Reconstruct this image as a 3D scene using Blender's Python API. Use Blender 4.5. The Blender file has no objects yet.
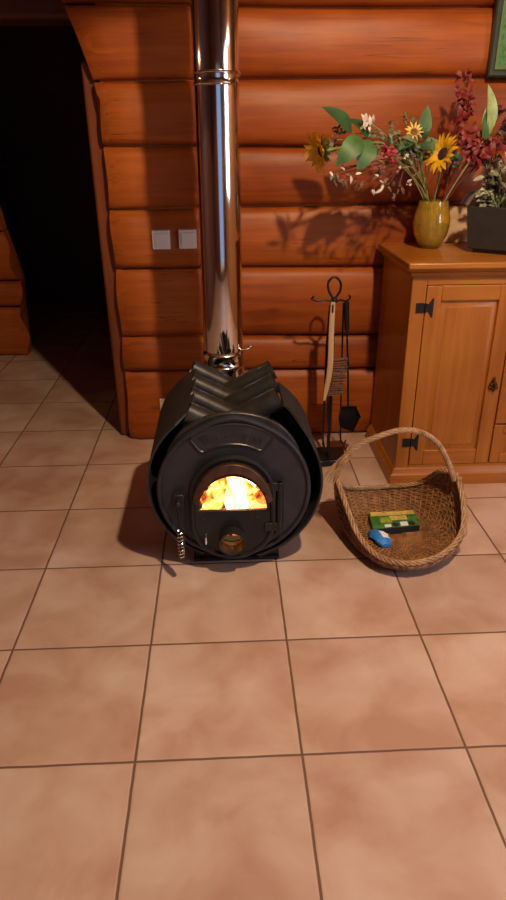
import bpy, bmesh, math, random
from mathutils import Vector, Matrix, Euler
random.seed(7)
PI = math.pi
SC = bpy.context.scene
COL = SC.collection
V = Vector

# ------------------------------------------------------------------ camera
CAM_LOC = V((0.2375237, -1.5017396, 1.3398637))
CAM_ROT = Euler((math.radians(64.57165), math.radians(0.32554), math.radians(-2.67946)), 'XYZ')
F_PX = 654.34
cam = bpy.data.cameras.new('camera')
cam.sensor_fit = 'VERTICAL'
cam.sensor_height = 36.0
cam.lens = F_PX * 36.0 / 900.0
cam_o = bpy.data.objects.new('camera', cam)
cam_o.location = CAM_LOC
cam_o.rotation_euler = CAM_ROT
COL.objects.link(cam_o)
SC.camera = cam_o
_R = CAM_ROT.to_matrix()


def at(px, py, y):
    """point at depth y seen at a pixel of the photograph"""
    d = _R @ V(((px - 253) / F_PX, -(py - 450) / F_PX, -1))
    t = (y - CAM_LOC.y) / d.y
    return CAM_LOC + d * t


# ------------------------------------------------------------------ materials
def new_mat(name):
    m = bpy.data.materials.new(name)
    m.use_nodes = True
    return m, m.node_tree.nodes, m.node_tree.links, m.node_tree.nodes['Principled BSDF']


def simple(name, col, rough=0.5, metal=0.0, noise=0.0, nscale=30, bump=0.0, spec=0.5, sub=None):
    m, N, L, b = new_mat(name)
    b.inputs['Base Color'].default_value = (*col, 1)
    b.inputs['Roughness'].default_value = rough
    b.inputs['Metallic'].default_value = metal
    b.inputs['Specular IOR Level'].default_value = spec
    if noise or bump:
        tc = N.new('ShaderNodeTexCoord')
        nz = N.new('ShaderNodeTexNoise')
        nz.inputs['Scale'].default_value = nscale
        nz.inputs['Detail'].default_value = 5
        L.new(tc.outputs['Object'], nz.inputs['Vector'])
        if noise:
            cr = N.new('ShaderNodeValToRGB')
            cr.color_ramp.elements[0].position = 0.3
            cr.color_ramp.elements[1].position = 0.7
            cr.color_ramp.elements[0].color = (*[max(0, c * (1 - noise)) for c in col], 1)
            cr.color_ramp.elements[1].color = (*[min(1, c * (1 + noise)) for c in col], 1)
            L.new(nz.outputs['Fac'], cr.inputs['Fac'])
            L.new(cr.outputs['Color'], b.inputs['Base Color'])
        if bump:
            bp = N.new('ShaderNodeBump')
            bp.inputs['Strength'].default_value = bump
            bp.inputs['Distance'].default_value = 0.005
            L.new(nz.outputs['Fac'], bp.inputs['Height'])
            L.new(bp.outputs['Normal'], b.inputs['Normal'])
    return m


def wood(name, c_dark, c_mid, c_light, stretch=(1.2, 22, 22), rough=0.4, knots=0.0, attr=False, scale=1.0, knot_col=(0.05, 0.012, 0.004), cracks=False):
    """grain stretched along one axis, with optional knots and a per-board tint"""
    m, N, L, b = new_mat(name)
    tc = N.new('ShaderNodeTexCoord')
    mp = N.new('ShaderNodeMapping')
    mp.inputs['Scale'].default_value = stretch
    L.new(tc.outputs['Object'], mp.inputs['Vector'])
    src = mp.outputs['Vector']
    if attr:
        at_ = N.new('ShaderNodeAttribute')
        at_.attribute_name = 'board'
        ad = N.new('ShaderNodeVectorMath')
        ad.operation = 'ADD'
        sc = N.new('ShaderNodeVectorMath')
        sc.operation = 'SCALE'
        sc.inputs['Scale'].default_value = 37.0
        L.new(at_.outputs['Color'], sc.inputs[0])
        L.new(src, ad.inputs[0])
        L.new(sc.outputs[0], ad.inputs[1])
        src = ad.outputs[0]
    n1 = N.new('ShaderNodeTexNoise')
    n1.inputs['Scale'].default_value = 1.6 * scale
    n1.inputs['Detail'].default_value = 8
    n1.inputs['Roughness'].default_value = 0.6
    n1.inputs['Distortion'].default_value = 0.6
    L.new(src, n1.inputs['Vector'])
    n2 = N.new('ShaderNodeTexNoise')
    n2.inputs['Scale'].default_value = 2.2 * scale
    n2.inputs['Detail'].default_value = 3
    L.new(tc.outputs['Object'], n2.inputs['Vector'])
    mx = N.new('ShaderNodeMath')
    mx.operation = 'MULTIPLY_ADD'
    mx.inputs[1].default_value = 0.55
    L.new(n2.outputs['Fac'], mx.inputs[0])
    ml = N.new('ShaderNodeMath')
    ml.operation = 'MULTIPLY'
    ml.inputs[1].default_value = 0.45
    L.new(n1.outputs['Fac'], ml.inputs[0])
    L.new(ml.outputs[0], mx.inputs[2])
    cr = N.new('ShaderNodeValToRGB')
    e = cr.color_ramp.elements
    e[0].position = 0.36
    e[0].color = (*c_dark, 1)
    e[1].position = 0.64
    e[1].color = (*c_light, 1)
    k = e.new(0.49)
    k.color = (*c_mid, 1)
    L.new(mx.outputs[0], cr.inputs['Fac'])
    out = cr.outputs['Color']
    if knots:
        mp2 = N.new('ShaderNodeMapping')
        mp2.inputs['Scale'].default_value = (2.2, 5.0, 5.0) if stretch[0] < stretch[2] else (5.0, 5.0, 2.2)
        L.new(tc.outputs['Object'], mp2.inputs['Vector'])
        vo = N.new('ShaderNodeTexVoronoi')
        vo.inputs['Scale'].default_value = 1.3
        L.new(mp2.outputs['Vector'], vo.inputs['Vector'])
        r2 = N.new('ShaderNodeValToRGB')
        r2.color_ramp.elements[0].position = 0.03
        r2.color_ramp.elements[0].color = (knots, knots, knots, 1)
        r2.color_ramp.elements[1].position = 0.13
        r2.color_ramp.elements[1].color = (0, 0, 0, 1)
        L.new(vo.outputs['Distance'], r2.inputs['Fac'])
        mk = N.new('ShaderNodeMix')
        mk.data_type = 'RGBA'
        L.new(r2.outputs['Color'], mk.inputs['Factor'])
        L.new(out, mk.inputs[6])
        mk.inputs[7].default_value = (*knot_col, 1)
        out = mk.outputs[2]
    if cracks:
        mp3 = N.new('ShaderNodeMapping')
        mp3.inputs['Scale'].default_value = (0.55, 9.0, 26.0)
        L.new(tc.outputs['Object'], mp3.inputs['Vector'])
        n3 = N.new('ShaderNodeTexNoise')
        n3.inputs['Scale'].default_value = 1.5
        n3.inputs['Detail'].default_value = 2
        n3.inputs['Distortion'].default_value = 0.3
        L.new(mp3.outputs['Vector'], n3.inputs['Vector'])
        r3 = N.new('ShaderNodeValToRGB')
        e3 = r3.color_ramp.elements
        e3[0].position, e3[0].color = 0.492, (0, 0, 0, 1)
        e3[1].position, e3[1].color = 0.508, (0, 0, 0, 1)
        k3 = e3.new(0.5)
        k3.color = (0.8, 0.8, 0.8, 1)
        # only here and there
        n4 = N.new('ShaderNodeTexNoise')
        n4.inputs['Scale'].default_value = 2.1
        L.new(tc.outputs['Object'], n4.inputs['Vector'])
        r4 = N.new('ShaderNodeMapRange')
        r4.inputs[1].default_value = 0.54
        r4.inputs[2].default_value = 0.62
        L.new(n4.outputs['Fac'], r4.inputs[0])
        L.new(n3.outputs['Fac'], r3.inputs['Fac'])
        m3 = N.new('ShaderNodeMath')
        m3.operation = 'MULTIPLY'
        L.new(r3.outputs['Color'], m3.inputs[0])
        L.new(r4.outputs[0], m3.inputs[1])
        mk3 = N.new('ShaderNodeMix')
        mk3.data_type = 'RGBA'
        L.new(m3.outputs[0], mk3.inputs['Factor'])
        L.new(out, mk3.inputs[6])
        mk3.inputs[7].default_value = (0.05, 0.012, 0.004, 1)
        out = mk3.outputs[2]
        b.inputs['Specular IOR Level'].default_value = 0.3
    if attr:
        # slight tint of each log
        hs = N.new('ShaderNodeHueSaturation')
        sp = N.new('ShaderNodeSeparateColor')
        L.new(at_.outputs['Color'], sp.inputs[0])
        mr = N.new('ShaderNodeMapRange')
        mr.inputs[3].default_value = 0.82
        mr.inputs[4].default_value = 1.12
        L.new(sp.outputs[0], mr.inputs[0])
        L.new(mr.outputs[0], hs.inputs['Value'])
        L.new(out, hs.inputs['Color'])
        out = hs.outputs['Color']
    L.new(out, b.inputs['Base Color'])
    b.inputs['Roughness'].default_value = rough
    bp = N.new('ShaderNodeBump')
    bp.inputs['Strength'].default_value = 0.12
    bp.inputs['Distance'].default_value = 0.006
    L.new(n1.outputs['Fac'], bp.inputs['Height'])
    L.new(bp.outputs['Normal'], b.inputs['Normal'])
    return m


def tile_material():
    m, N, L, b = new_mat('terracotta_tile')
    tc = N.new('ShaderNodeTexCoord')
    sp = N.new('ShaderNodeSeparateXYZ')
    L.new(tc.outputs['Object'], sp.inputs[0])

    def mth(op, a, bv=None, c=None):
        n = N.new('ShaderNodeMath')
        n.operation = op
        for i, x in enumerate((a, bv, c)):
            if x is None:
                continue
            if isinstance(x, (int, float)):
                n.inputs[i].default_value = x
            else:
                L.new(x, n.inputs[i])
        return n.outputs[0]
    T = 0.4
    nzw = N.new('ShaderNodeTexNoise')
    nzw.inputs['Scale'].default_value = 14
    L.new(tc.outputs['Object'], nzw.inputs['Vector'])
    wob = mth('MULTIPLY', mth('SUBTRACT', nzw.outputs['Fac'], 0.5), 0.003)
    cells, dist = [], []
    for ax in (0, 1):
        u = mth('DIVIDE', mth('ADD', sp.outputs[ax], wob), T)
        cells.append(mth('FLOOR', u))
        fr = mth('FRACT', u)
        dist.append(mth('MULTIPLY', mth('MINIMUM', fr, mth('SUBTRACT', 1.0, fr)), T))
    d = mth('MINIMUM', dist[0], dist[1])
    cb = N.new('ShaderNodeCombineXYZ')
    L.new(cells[0], cb.inputs[0])
    L.new(cells[1], cb.inputs[1])
    wn = N.new('ShaderNodeTexWhiteNoise')
    wn.noise_dimensions = '2D'
    L.new(cb.outputs[0], wn.inputs['Vector'])
    # cloudy glaze, shifted per tile
    sc = N.new('ShaderNodeVectorMath')
    sc.operation = 'MULTIPLY_ADD'
    sc.inputs[1].default_value = (9, 9, 9)
    L.new(wn.outputs['Color'], sc.inputs[0])
    L.new(tc.outputs['Object'], sc.inputs[2])
    nz = N.new('ShaderNodeTexNoise')
    nz.inputs['Scale'].default_value = 5.0
    nz.inputs['Detail'].default_value = 6
    nz.inputs['Distortion'].default_value = 0.4
    L.new(sc.outputs[0], nz.inputs['Vector'])
    cr = N.new('ShaderNodeValToRGB')
    e = cr.color_ramp.elements
    e[0].position = 0.33
    e[0].color = (*TILE_A, 1)
    e[1].position = 0.68
    e[1].color = (*TILE_C, 1)
    k = e.new(0.5)
    k.color = (*TILE_B, 1)
    L.new(nz.outputs['Fac'], cr.inputs['Fac'])
    hs = N.new('ShaderNodeHueSaturation')
    L.new(cr.outputs['Color'], hs.inputs['Color'])
    L.new(mth('MULTIPLY_ADD', wn.outputs['Value'], 0.14, 0.93), hs.inputs['Value'])
    g = N.new('ShaderNodeMapRange')
    g.interpolation_type = 'SMOOTHSTEP'
    g.inputs[1].default_value = 0.0022
    g.inputs[2].default_value = 0.0042
    L.new(d, g.inputs[0])
    mx = N.new('ShaderNodeMix')
    mx.data_type = 'RGBA'
    L.new(g.outputs[0], mx.inputs['Factor'])
    mx.inputs[6].default_value = (0.15, 0.075, 0.045, 1)
    L.new(hs.outputs['Color'], mx.inputs[7])
    L.new(mx.outputs[2], b.inputs['Base Color'])
    rr = N.new('ShaderNodeMapRange')
    rr.inputs[3].default_value = 0.8
    rr.inputs[4].default_value = 0.30
    L.new(g.outputs[0], rr.inputs[0])
    L.new(rr.outputs[0], b.inputs['Roughness'])
    g2 = N.new('ShaderNodeMapRange')
    g2.inputs[1].default_value = 0.0015
    g2.inputs[2].default_value = 0.007
    L.new(d, g2.inputs[0])
    hh = mth('ADD', g2.outputs[0], mth('MULTIPLY', nz.outputs['Fac'], 0.25))
    bp = N.new('ShaderNodeBump')
    bp.inputs['Strength'].default_value = 0.35
    bp.inputs['Distance'].default_value = 0.003
    L.new(hh, bp.inputs['Height'])
    L.new(bp.outputs['Normal'], b.inputs['Normal'])
    return m


TILE_A = (0.46, 0.265, 0.195)
TILE_B = (0.545, 0.355, 0.280)
TILE_C = (0.62, 0.445, 0.375)
M = {}
M['tile'] = tile_material()
M['log'] = wood('varnished_log', (0.21, 0.038, 0.006), (0.325, 0.070, 0.0095), (0.43, 0.108, 0.015), rough=0.45, knots=0.75, attr=True, cracks=True)
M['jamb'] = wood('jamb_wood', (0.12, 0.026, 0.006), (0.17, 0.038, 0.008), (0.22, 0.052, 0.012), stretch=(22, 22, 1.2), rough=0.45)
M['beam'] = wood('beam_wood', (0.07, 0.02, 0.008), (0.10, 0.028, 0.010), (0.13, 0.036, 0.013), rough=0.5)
M['pine'] = wood('honey_pine', (0.29, 0.085, 0.010), (0.37, 0.120, 0.014), (0.45, 0.162, 0.022), stretch=(24, 24, 1.3), rough=0.35, knots=0.5, knot_col=(0.16, 0.04, 0.01))
M['pine_h'] = wood('honey_pine_rail', (0.29, 0.085, 0.010), (0.37, 0.120, 0.014), (0.45, 0.162, 0.022), stretch=(1.3, 24, 24), rough=0.32, knots=0.4, knot_col=(0.16, 0.04, 0.01))
M['pale_board'] = wood('pale_board', (0.45, 0.27, 0.15), (0.62, 0.42, 0.27), (0.72, 0.55, 0.40), stretch=(2, 22, 9), rough=0.5, knots=0.7, knot_col=(0.3, 0.12, 0.05))
M['plaster'] = simple('cream_plaster', (0.62, 0.52, 0.40), 0.85, noise=0.06, nscale=4)
M['ceiling'] = wood('ceiling_boards', (0.30, 0.12, 0.035), (0.38, 0.17, 0.06), (0.44, 0.21, 0.08), rough=0.5)
M['black'] = simple('stove_black', (0.020, 0.019, 0.022), 0.42, 0.35, noise=0.25, nscale=18, bump=0.12)
M['black_plate'] = simple('stove_front_plate', (0.042, 0.042, 0.055), 0.45, 0.5, noise=0.2, nscale=14, bump=0.12)
M['tube'] = simple('stove_tube_steel', (0.060, 0.054, 0.052), 0.36, 0.65, noise=0.3, nscale=22, bump=0.1)
M['shell'] = simple('stove_shell', (0.024, 0.022, 0.023), 0.62, 0.2, noise=0.25, nscale=20, bump=0.1)
M['soot_and_shade'] = simple('soot_and_shade', (0.006, 0.005, 0.005), 0.9)  # near-black for sooty parts and for gaps whose shade is painted
M['steel'] = simple('polished_steel', (0.78, 0.74, 0.70), 0.085, 1.0)
_n = M['steel'].node_tree.nodes
_b = _n['Principled BSDF']
_b.inputs['Anisotropic'].default_value = 0.93
_t = _n.new('ShaderNodeTangent')
_t.direction_type = 'RADIAL'
_t.axis = 'Z'
M['steel'].node_tree.links.new(_t.outputs[0], _b.inputs['Tangent'])
_b.inputs['Anisotropic Rotation'].default_value = 0.0
M['chrome'] = simple('chrome', (0.8, 0.8, 0.8), 0.18, 1.0)
M['iron'] = simple('wrought_iron', (0.014, 0.012, 0.012), 0.45, 0.4, bump=0.2, nscale=60)
M['iron_gloss'] = simple('glossy_black_iron', (0.010, 0.010, 0.012), 0.2, 0.3)
M['bronze'] = simple('old_bronze', (0.10, 0.055, 0.02), 0.4, 0.8)
M['brush_wood'] = wood('pale_brush_wood', (0.42, 0.23, 0.10), (0.55, 0.33, 0.16), (0.62, 0.40, 0.22), stretch=(24, 24, 2), rough=0.5)
M['bristle'] = simple('brown_bristle', (0.16, 0.06, 0.03), 0.8, noise=0.4, nscale=120)
M['white_plastic'] = simple('white_plastic', (0.78, 0.74, 0.68), 0.35)
M['ivory_plastic'] = simple('ivory_plastic', (0.75, 0.62, 0.40), 0.35)
M['wicker'] = simple('wicker', (0.29, 0.135, 0.052), 0.6, noise=0.45, nscale=38, bump=0.25)
M['wicker_rim'] = simple('wicker_rim', (0.42, 0.24, 0.13), 0.55, noise=0.35, nscale=45, bump=0.25)
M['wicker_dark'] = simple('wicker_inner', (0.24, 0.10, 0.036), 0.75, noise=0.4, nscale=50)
M['petal'] = simple('yellow_petal', (0.86, 0.44, 0.015), 0.55, noise=0.25, nscale=40)
M['petal_pale'] = simple('pale_petal', (0.72, 0.48, 0.12), 0.6, noise=0.25, nscale=40)
M['seed'] = simple('flower_disc', (0.035, 0.014, 0.008), 0.9, noise=0.5, nscale=160, bump=0.8)
M['seed_pale'] = simple('flower_disc_brown', (0.20, 0.08, 0.02), 0.9, noise=0.5, nscale=160, bump=0.8)
M['leaf'] = simple('green_leaf', (0.06, 0.145, 0.036), 0.5, noise=0.3, nscale=25)
M['leaf_dark'] = simple('dark_leaf', (0.028, 0.078, 0.022), 0.5, noise=0.3, nscale=25)
M['leaf_pale'] = simple('pale_leaf', (0.30, 0.40, 0.16), 0.5, noise=0.3, nscale=25)
M['leaf_grey'] = simple('grey_leaf', (0.16, 0.17, 0.085), 0.6, noise=0.35, nscale=35)
M['stem'] = simple('green_stem', (0.20, 0.22, 0.07), 0.6, noise=0.2)
M['stem_pale'] = simple('pale_stem', (0.34, 0.27, 0.12), 0.6, noise=0.2)
M['stem_red'] = simple('red_stem', (0.16, 0.035, 0.015), 0.6, noise=0.2)
M['dry_leaf'] = simple('dry_brown_leaf', (0.17, 0.085, 0.05), 0.6, noise=0.4, nscale=40)
M['red_leaf'] = simple('red_leaf', (0.19, 0.012, 0.010), 0.55, noise=0.4, nscale=40)
M['burgundy'] = simple('burgundy_leaf', (0.05, 0.014, 0.014), 0.5, noise=0.4, nscale=40)
M['pink'] = simple('pink_flower', (0.30, 0.016, 0.026), 0.5, noise=0.35, nscale=60)
M['white_petal'] = simple('white_petal', (0.66, 0.55, 0.45), 0.6, noise=0.2, nscale=40)
M['silver_leaf'] = simple('silver_leaf', (0.42, 0.42, 0.30), 0.6, noise=0.3, nscale=40)
M['pot'] = simple('charcoal_pot', (0.028, 0.026, 0.025), 0.5, noise=0.2, nscale=30)
M['soil'] = simple('soil', (0.03, 0.016, 0.009), 0.95, noise=0.4, nscale=90, bump=0.6)
M['ash_wood'] = simple('charred_log', (0.03, 0.012, 0.006), 0.9, noise=0.5, nscale=30, bump=0.6)
M['frame'] = simple('dark_green_frame', (0.022, 0.030, 0.016), 0.4, noise=0.2)
M['frame_in'] = simple('picture_fillet', (0.10, 0.17, 0.035), 0.4, noise=0.15)
M['box_dark'] = simple('box_dark_side', (0.016, 0.02, 0.03), 0.5)
M['blue'] = simple('blue_plastic', (0.03, 0.22, 0.68), 0.35, noise=0.3, nscale=70)
M['white_paper'] = simple('white_print', (0.8, 0.8, 0.8), 0.5)
M['green_print'] = simple('green_print', (0.05, 0.18, 0.035), 0.5, noise=0.5, nscale=60)
M['yellow_print'] = simple('yellow_print', (0.62, 0.46, 0.12), 0.5, noise=0.3, nscale=70)
M['white_frame'] = simple('window_frame_paint', (0.7, 0.68, 0.62), 0.5)


def glass_mat(name, col, rough=0.02, ior=1.45):
    m, N, L, b = new_mat(name)
    b.inputs['Base Color'].default_value = (*col, 1)
    b.inputs['Roughness'].default_value = rough
    b.inputs['IOR'].default_value = ior
    b.inputs['Transmission Weight'].default_value = 1.0
    return m


M['amber'] = glass_mat('amber_glass', (1.0, 0.72, 0.12))
M['amber'].node_tree.nodes['Principled BSDF'].inputs['Transmission Weight'].default_value = 0.82
M['water'] = glass_mat('amber_water', (0.80, 0.55, 0.35), 0.02, 1.33)


def stove_glass():
    m = bpy.data.materials.new('stove_glass')
    m.use_nodes = True
    N, L = m.node_tree.nodes, m.node_tree.links
    N.clear()
    o = N.new('ShaderNodeOutputMaterial')
    t = N.new('ShaderNodeBsdfTransparent')
    t.inputs[0].default_value = (1.0, 0.93, 0.85, 1)
    g = N.new('ShaderNodeBsdfGlossy')
    g.inputs['Roughness'].default_value = 0.05
    mx = N.new('ShaderNodeMixShader')
    mx.inputs[0].default_value = 0.06
    L.new(t.outputs[0], mx.inputs[1])
    L.new(g.outputs[0], mx.inputs[2])
    L.new(mx.outputs[0], o.inputs[0])
    return m


M['stove_glass'] = stove_glass()


def emission(name, stops, scale=9.0, strength=10.0, stretch=(1, 1, 0.5), detail=5):
    m = bpy.data.materials.new(name)
    m.use_nodes = True
    N, L = m.node_tree.nodes, m.node_tree.links
    N.clear()
    o = N.new('ShaderNodeOutputMaterial')
    em = N.new('ShaderNodeEmission')
    em.inputs['Strength'].default_value = strength
    tc = N.new('ShaderNodeTexCoord')
    mp = N.new('ShaderNodeMapping')
    mp.inputs['Scale'].default_value = stretch
    nz = N.new('ShaderNodeTexNoise')
    nz.inputs['Scale'].default_value = scale
    nz.inputs['Detail'].default_value = detail
    nz.inputs['Distortion'].default_value = 1.0
    cr = N.new('ShaderNodeValToRGB')
    el = cr.color_ramp.elements
    el[0].position, el[0].color = stops[0][0], (*stops[0][1], 1)
    el[1].position, el[1].color = stops[-1][0], (*stops[-1][1], 1)
    for p_, c_ in stops[1:-1]:
        el.new(p_).color = (*c_, 1)
    L.new(tc.outputs['Object'], mp.inputs['Vector'])
    L.new(mp.outputs['Vector'], nz.inputs['Vector'])
    L.new(nz.outputs['Fac'], cr.inputs['Fac'])
    L.new(cr.outputs['Color'], em.inputs['Color'])
    L.new(em.outputs[0], o.inputs[0])
    return m


M['flame_core'] = emission('flame_white', [(0.34, (0.9, 0.30, 0.04)), (0.46, (1.0, 0.62, 0.22)), (0.58, (1.0, 0.80, 0.45))], 16, 8.0)
M['flame'] = emission('flame_orange', [(0.36, (0.30, 0.045, 0.004)), (0.47, (0.95, 0.26, 0.03)), (0.6, (1.0, 0.62, 0.2))], 30, 3.6, (1, 1, 0.8))
M['ember'] = emission('glowing_embers', [(0.38, (0.05, 0.006, 0.001)), (0.5, (0.8, 0.13, 0.012)), (0.62, (1.0, 0.40, 0.07))], 34, 1.6, (1, 1, 1))

# ------------------------------------------------------------------ mesh builder
ORG = {}


class MB:
    def __init__(s):
        s.v, s.f, s.mi, s.sm, s.attr = [], [], [], [], []
        s.cur = 0
        s.smooth = True
        s.board = 0.5

    def _add(s, vs, fs, smooth=None):
        o = len(s.v)
        s.v += [V(x) for x in vs]
        s.attr += [s.board] * len(vs)
        for f in fs:
            s.f.append([i + o for i in f])
            s.mi.append(s.cur)
            s.sm.append(s.smooth if smooth is None else smooth)
        return s

    def box(s, x0, x1, y0, y1, z0, z1, mat=None):
        vs = [(x, y, z) for x in (x0, x1) for y in (y0, y1) for z in (z0, z1)]
        if mat is not None:
            vs = [mat @ V(v) for v in vs]
        return s._add(vs, [(0, 1, 3, 2), (4, 6, 7, 5), (0, 4, 5, 1), (2, 3, 7, 6), (0, 2, 6, 4), (1, 5, 7, 3)], False)

    def loft(s, rings, closed=True, cap0=True, cap1=True, smooth=True):
        n = len(rings[0])
        vs = [p for r in rings for p in r]
        fs = []
        for i in range(len(rings) - 1):
            for j in range(n if closed else n - 1):
                k = (j + 1) % n
                fs.append((i * n + j, i * n + k, (i + 1) * n + k, (i + 1) * n + j))
        s._add(vs, fs, smooth)
        if cap0:
            s._add(rings[0], [tuple(reversed(range(n)))], False)
        if cap1:
            s._add(rings[-1], [tuple(range(n))], False)
        return s

    def tube(s, path, r, n=8, closed=False, caps=True):
        pts = [V(p) for p in path]
        m = len(pts)
        rs = r if isinstance(r, (list, tuple)) else [r] * m
        tan = []
        for i in range(m):
            if closed:
                t = pts[(i + 1) % m] - pts[i - 1]
            else:
                t = pts[min(i + 1, m - 1)] - pts[max(i - 1, 0)]
            tan.append(t.normalized() if t.length > 1e-9 else V((0, 0, 1)))
        u = tan[0].orthogonal().normalized()
        rings = []
        for i in range(m):
            u = (u - tan[i] * u.dot(tan[i]))
            u = u.normalized() if u.length > 1e-6 else tan[i].orthogonal().normalized()
            w = tan[i].cross(u)
            rings.append([pts[i] + (u * math.cos(2 * PI * j / n) + w * math.sin(2 * PI * j / n)) * rs[i] for j in range(n)])
        if closed:
            rings.append(rings[0])
            return s.loft(rings, True, False, False)
        return s.loft(rings, True, caps, caps)

    def lathe(s, prof, n=32, axis='z', c=(0, 0, 0), caps=False):
        """profile of (radius, height); axis z or y"""
        c = V(c)
        rings = []
        for r, h in prof:
            ring = []
            for j in range(n):
                a = 2 * PI * j / n
                if axis == 'z':
                    ring.append(c + V((r * math.cos(a), r * math.sin(a), h)))
                elif axis == 'y':
                    ring.append(c + V((r * math.cos(a), h, r * math.sin(a))))
                else:
                    ring.append(c + V((h, r * math.cos(a), r * math.sin(a))))
            rings.append(ring)
        return s.loft(rings, True, caps, caps)

    def ball(s, c, r, n=10, scale=(1, 1, 1)):
        c = V(c)
        rings = []
        for i in range(n + 1):
            a = PI * i / n
            rr = max(math.sin(a), 1e-4)
            rings.append([c + V((r * scale[0] * rr * math.cos(2 * PI * j / (2 * n)), r * scale[1] * rr * math.sin(2 * PI * j / (2 * n)), r * scale[2] * math.cos(a))) for j in range(2 * n)])
        return s.loft(rings, True, False, False)

    def ring_plate(s, c, outer, inner, y0, y1, n=96):
        """plate in the x-z plane from y0 (front) to y1 with a hole; outer/inner give radius by angle"""
        def ring(fn, y):
            return [V((c[0] + fn(2 * PI * j / n) * math.cos(2 * PI * j / n), y, c[1] + fn(2 * PI * j / n) * math.sin(2 * PI * j / n))) for j in range(n)]
        a, b, c_, d = ring(inner, y0), ring(outer, y0), ring(outer, y1), ring(inner, y1)
        return s.loft([a, b, c_, d, a], True, False, False, False)

    def leaf(s, base, tip, width, normal, bend=0.15, cup=0.15, n=6, round_=1.0, thick=0.0006):
        base, tip, normal = V(base), V(tip), V(normal)
        ax = tip - base
        ln = ax.length
        side = ax.cross(normal).normalized()
        nn = side.cross(ax).normalized()
        top, bot = [], []
        for i in range(n + 1):
            t = i / n
            w = width * 0.5 * (math.sin(PI * min(1, t ** (0.7 * round_))) ** 0.8 if 0 < t < 1 else 0.03)
            p = base + ax * t + nn * (bend * ln * math.sin(PI * t) - bend * 0.3 * ln * t)
            top.append([p - side * w + nn * cup * w, p, p + side * w + nn * cup * w])
        vs = [p for r in top for p in r] + [p - nn * thick for r in top for p in r]
        fs = []
        m = (n + 1) * 3
        for i in range(n):
            for j in (0, 1):
                q = (i * 3 + j, i * 3 + j + 1, (i + 1) * 3 + j + 1, (i + 1) * 3 + j)
                fs.append(q)
                fs.append(tuple(m + x for x in reversed(q)))
        return s._add(vs, fs)

    def build(s, name, mat, parent=None, bevel=0, seg=2, org=None, attr=False, autosmooth=None):
        me = bpy.data.meshes.new(name)
        o_ = V(org) if org is not None else (ORG.get(parent.name, V((0, 0, 0))) if parent else V((0, 0, 0)))
        me.from_pydata([tuple(v - o_) for v in s.v], [], s.f)
        for p, mi, sm in zip(me.polygons, s.mi, s.sm):
            p.material_index = mi
            p.use_smooth = sm
        for mm in (mat if isinstance(mat, (list, tuple)) else [mat]):
            me.materials.append(M[mm])
        if attr:
            ca = me.color_attributes.new('board', 'FLOAT_COLOR', 'POINT')
            for i, a in enumerate(s.attr):
                ca.data[i].color = (a, (a * 7.3) % 1, (a * 3.1) % 1, 1)
        bm = bmesh.new()
        bm.from_mesh(me)
        bmesh.ops.remove_doubles(bm, verts=bm.verts, dist=1e-6)
        bmesh.ops.recalc_face_normals(bm, faces=bm.faces)
        bm.to_mesh(me)
        bm.free()
        me.set_sharp_from_angle(angle=math.radians(38))
        ob = bpy.data.objects.new(name, me)
        COL.objects.link(ob)
        if parent:
            ob.parent = parent
        else:
            ob.location = o_
        ORG[ob.name] = o_
        if bevel:
            bv = ob.modifiers.new('bevel', 'BEVEL')
            bv.width = bevel
            bv.segments = seg
            bv.limit_method = 'ANGLE'
            bv.angle_limit = math.radians(40)
        return ob


def tag(o, label, cat, group=None):
    o['label'] = label
    o['category'] = cat
    if group:
        o['group'] = group
    return o


def thing(name, label, cat, loc, group=None):
    e = bpy.data.objects.new(name, None)
    e.empty_display_size = 0.05
    e.location = loc
    COL.objects.link(e)
    ORG[e.name] = V(loc)
    return tag(e, label, cat, group)


def struct(o):
    o['kind'] = 'structure'
    return o


def arc(c, r, a0, a1, n, y):
    return [V((c[0] + r * math.cos(a0 + (a1 - a0) * i / n), y, c[1] + r * math.sin(a0 + (a1 - a0) * i / n))) for i in range(n + 1)]


def spline(pts, n=10):
    """Catmull-Rom through points"""
    pts = [V(p) for p in pts]
    P = [pts[0] * 2 - pts[1]] + pts + [pts[-1] * 2 - pts[-2]]
    out = []
    for i in range(1, len(P) - 2):
        a, b, c, d = P[i - 1], P[i], P[i + 1], P[i + 2]
        for k in range(n):
            t = k / n
            out.append(0.5 * ((2 * b) + (c - a) * t + (2 * a - 5 * b + 4 * c - d) * t * t + (3 * b - a - 3 * c + d) * t ** 3))
    out.append(pts[-1])
    return out


# ------------------------------------------------------------------ setting
XL, XR, YB, YW, ZC = -2.4, 2.9, -3.6, 1.50, 2.75
b = MB()
b.box(XL - 0.9, XR + 0.2, YB - 0.2, 4.7, -0.06, 0.0)
struct(b.build('floor', 'tile'))

SEAMS = [0.0, 0.345, 0.512, 0.822, 1.078, 1.312, 1.555, 1.800, 2.06, 2.32, 2.56, 2.80]


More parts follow.
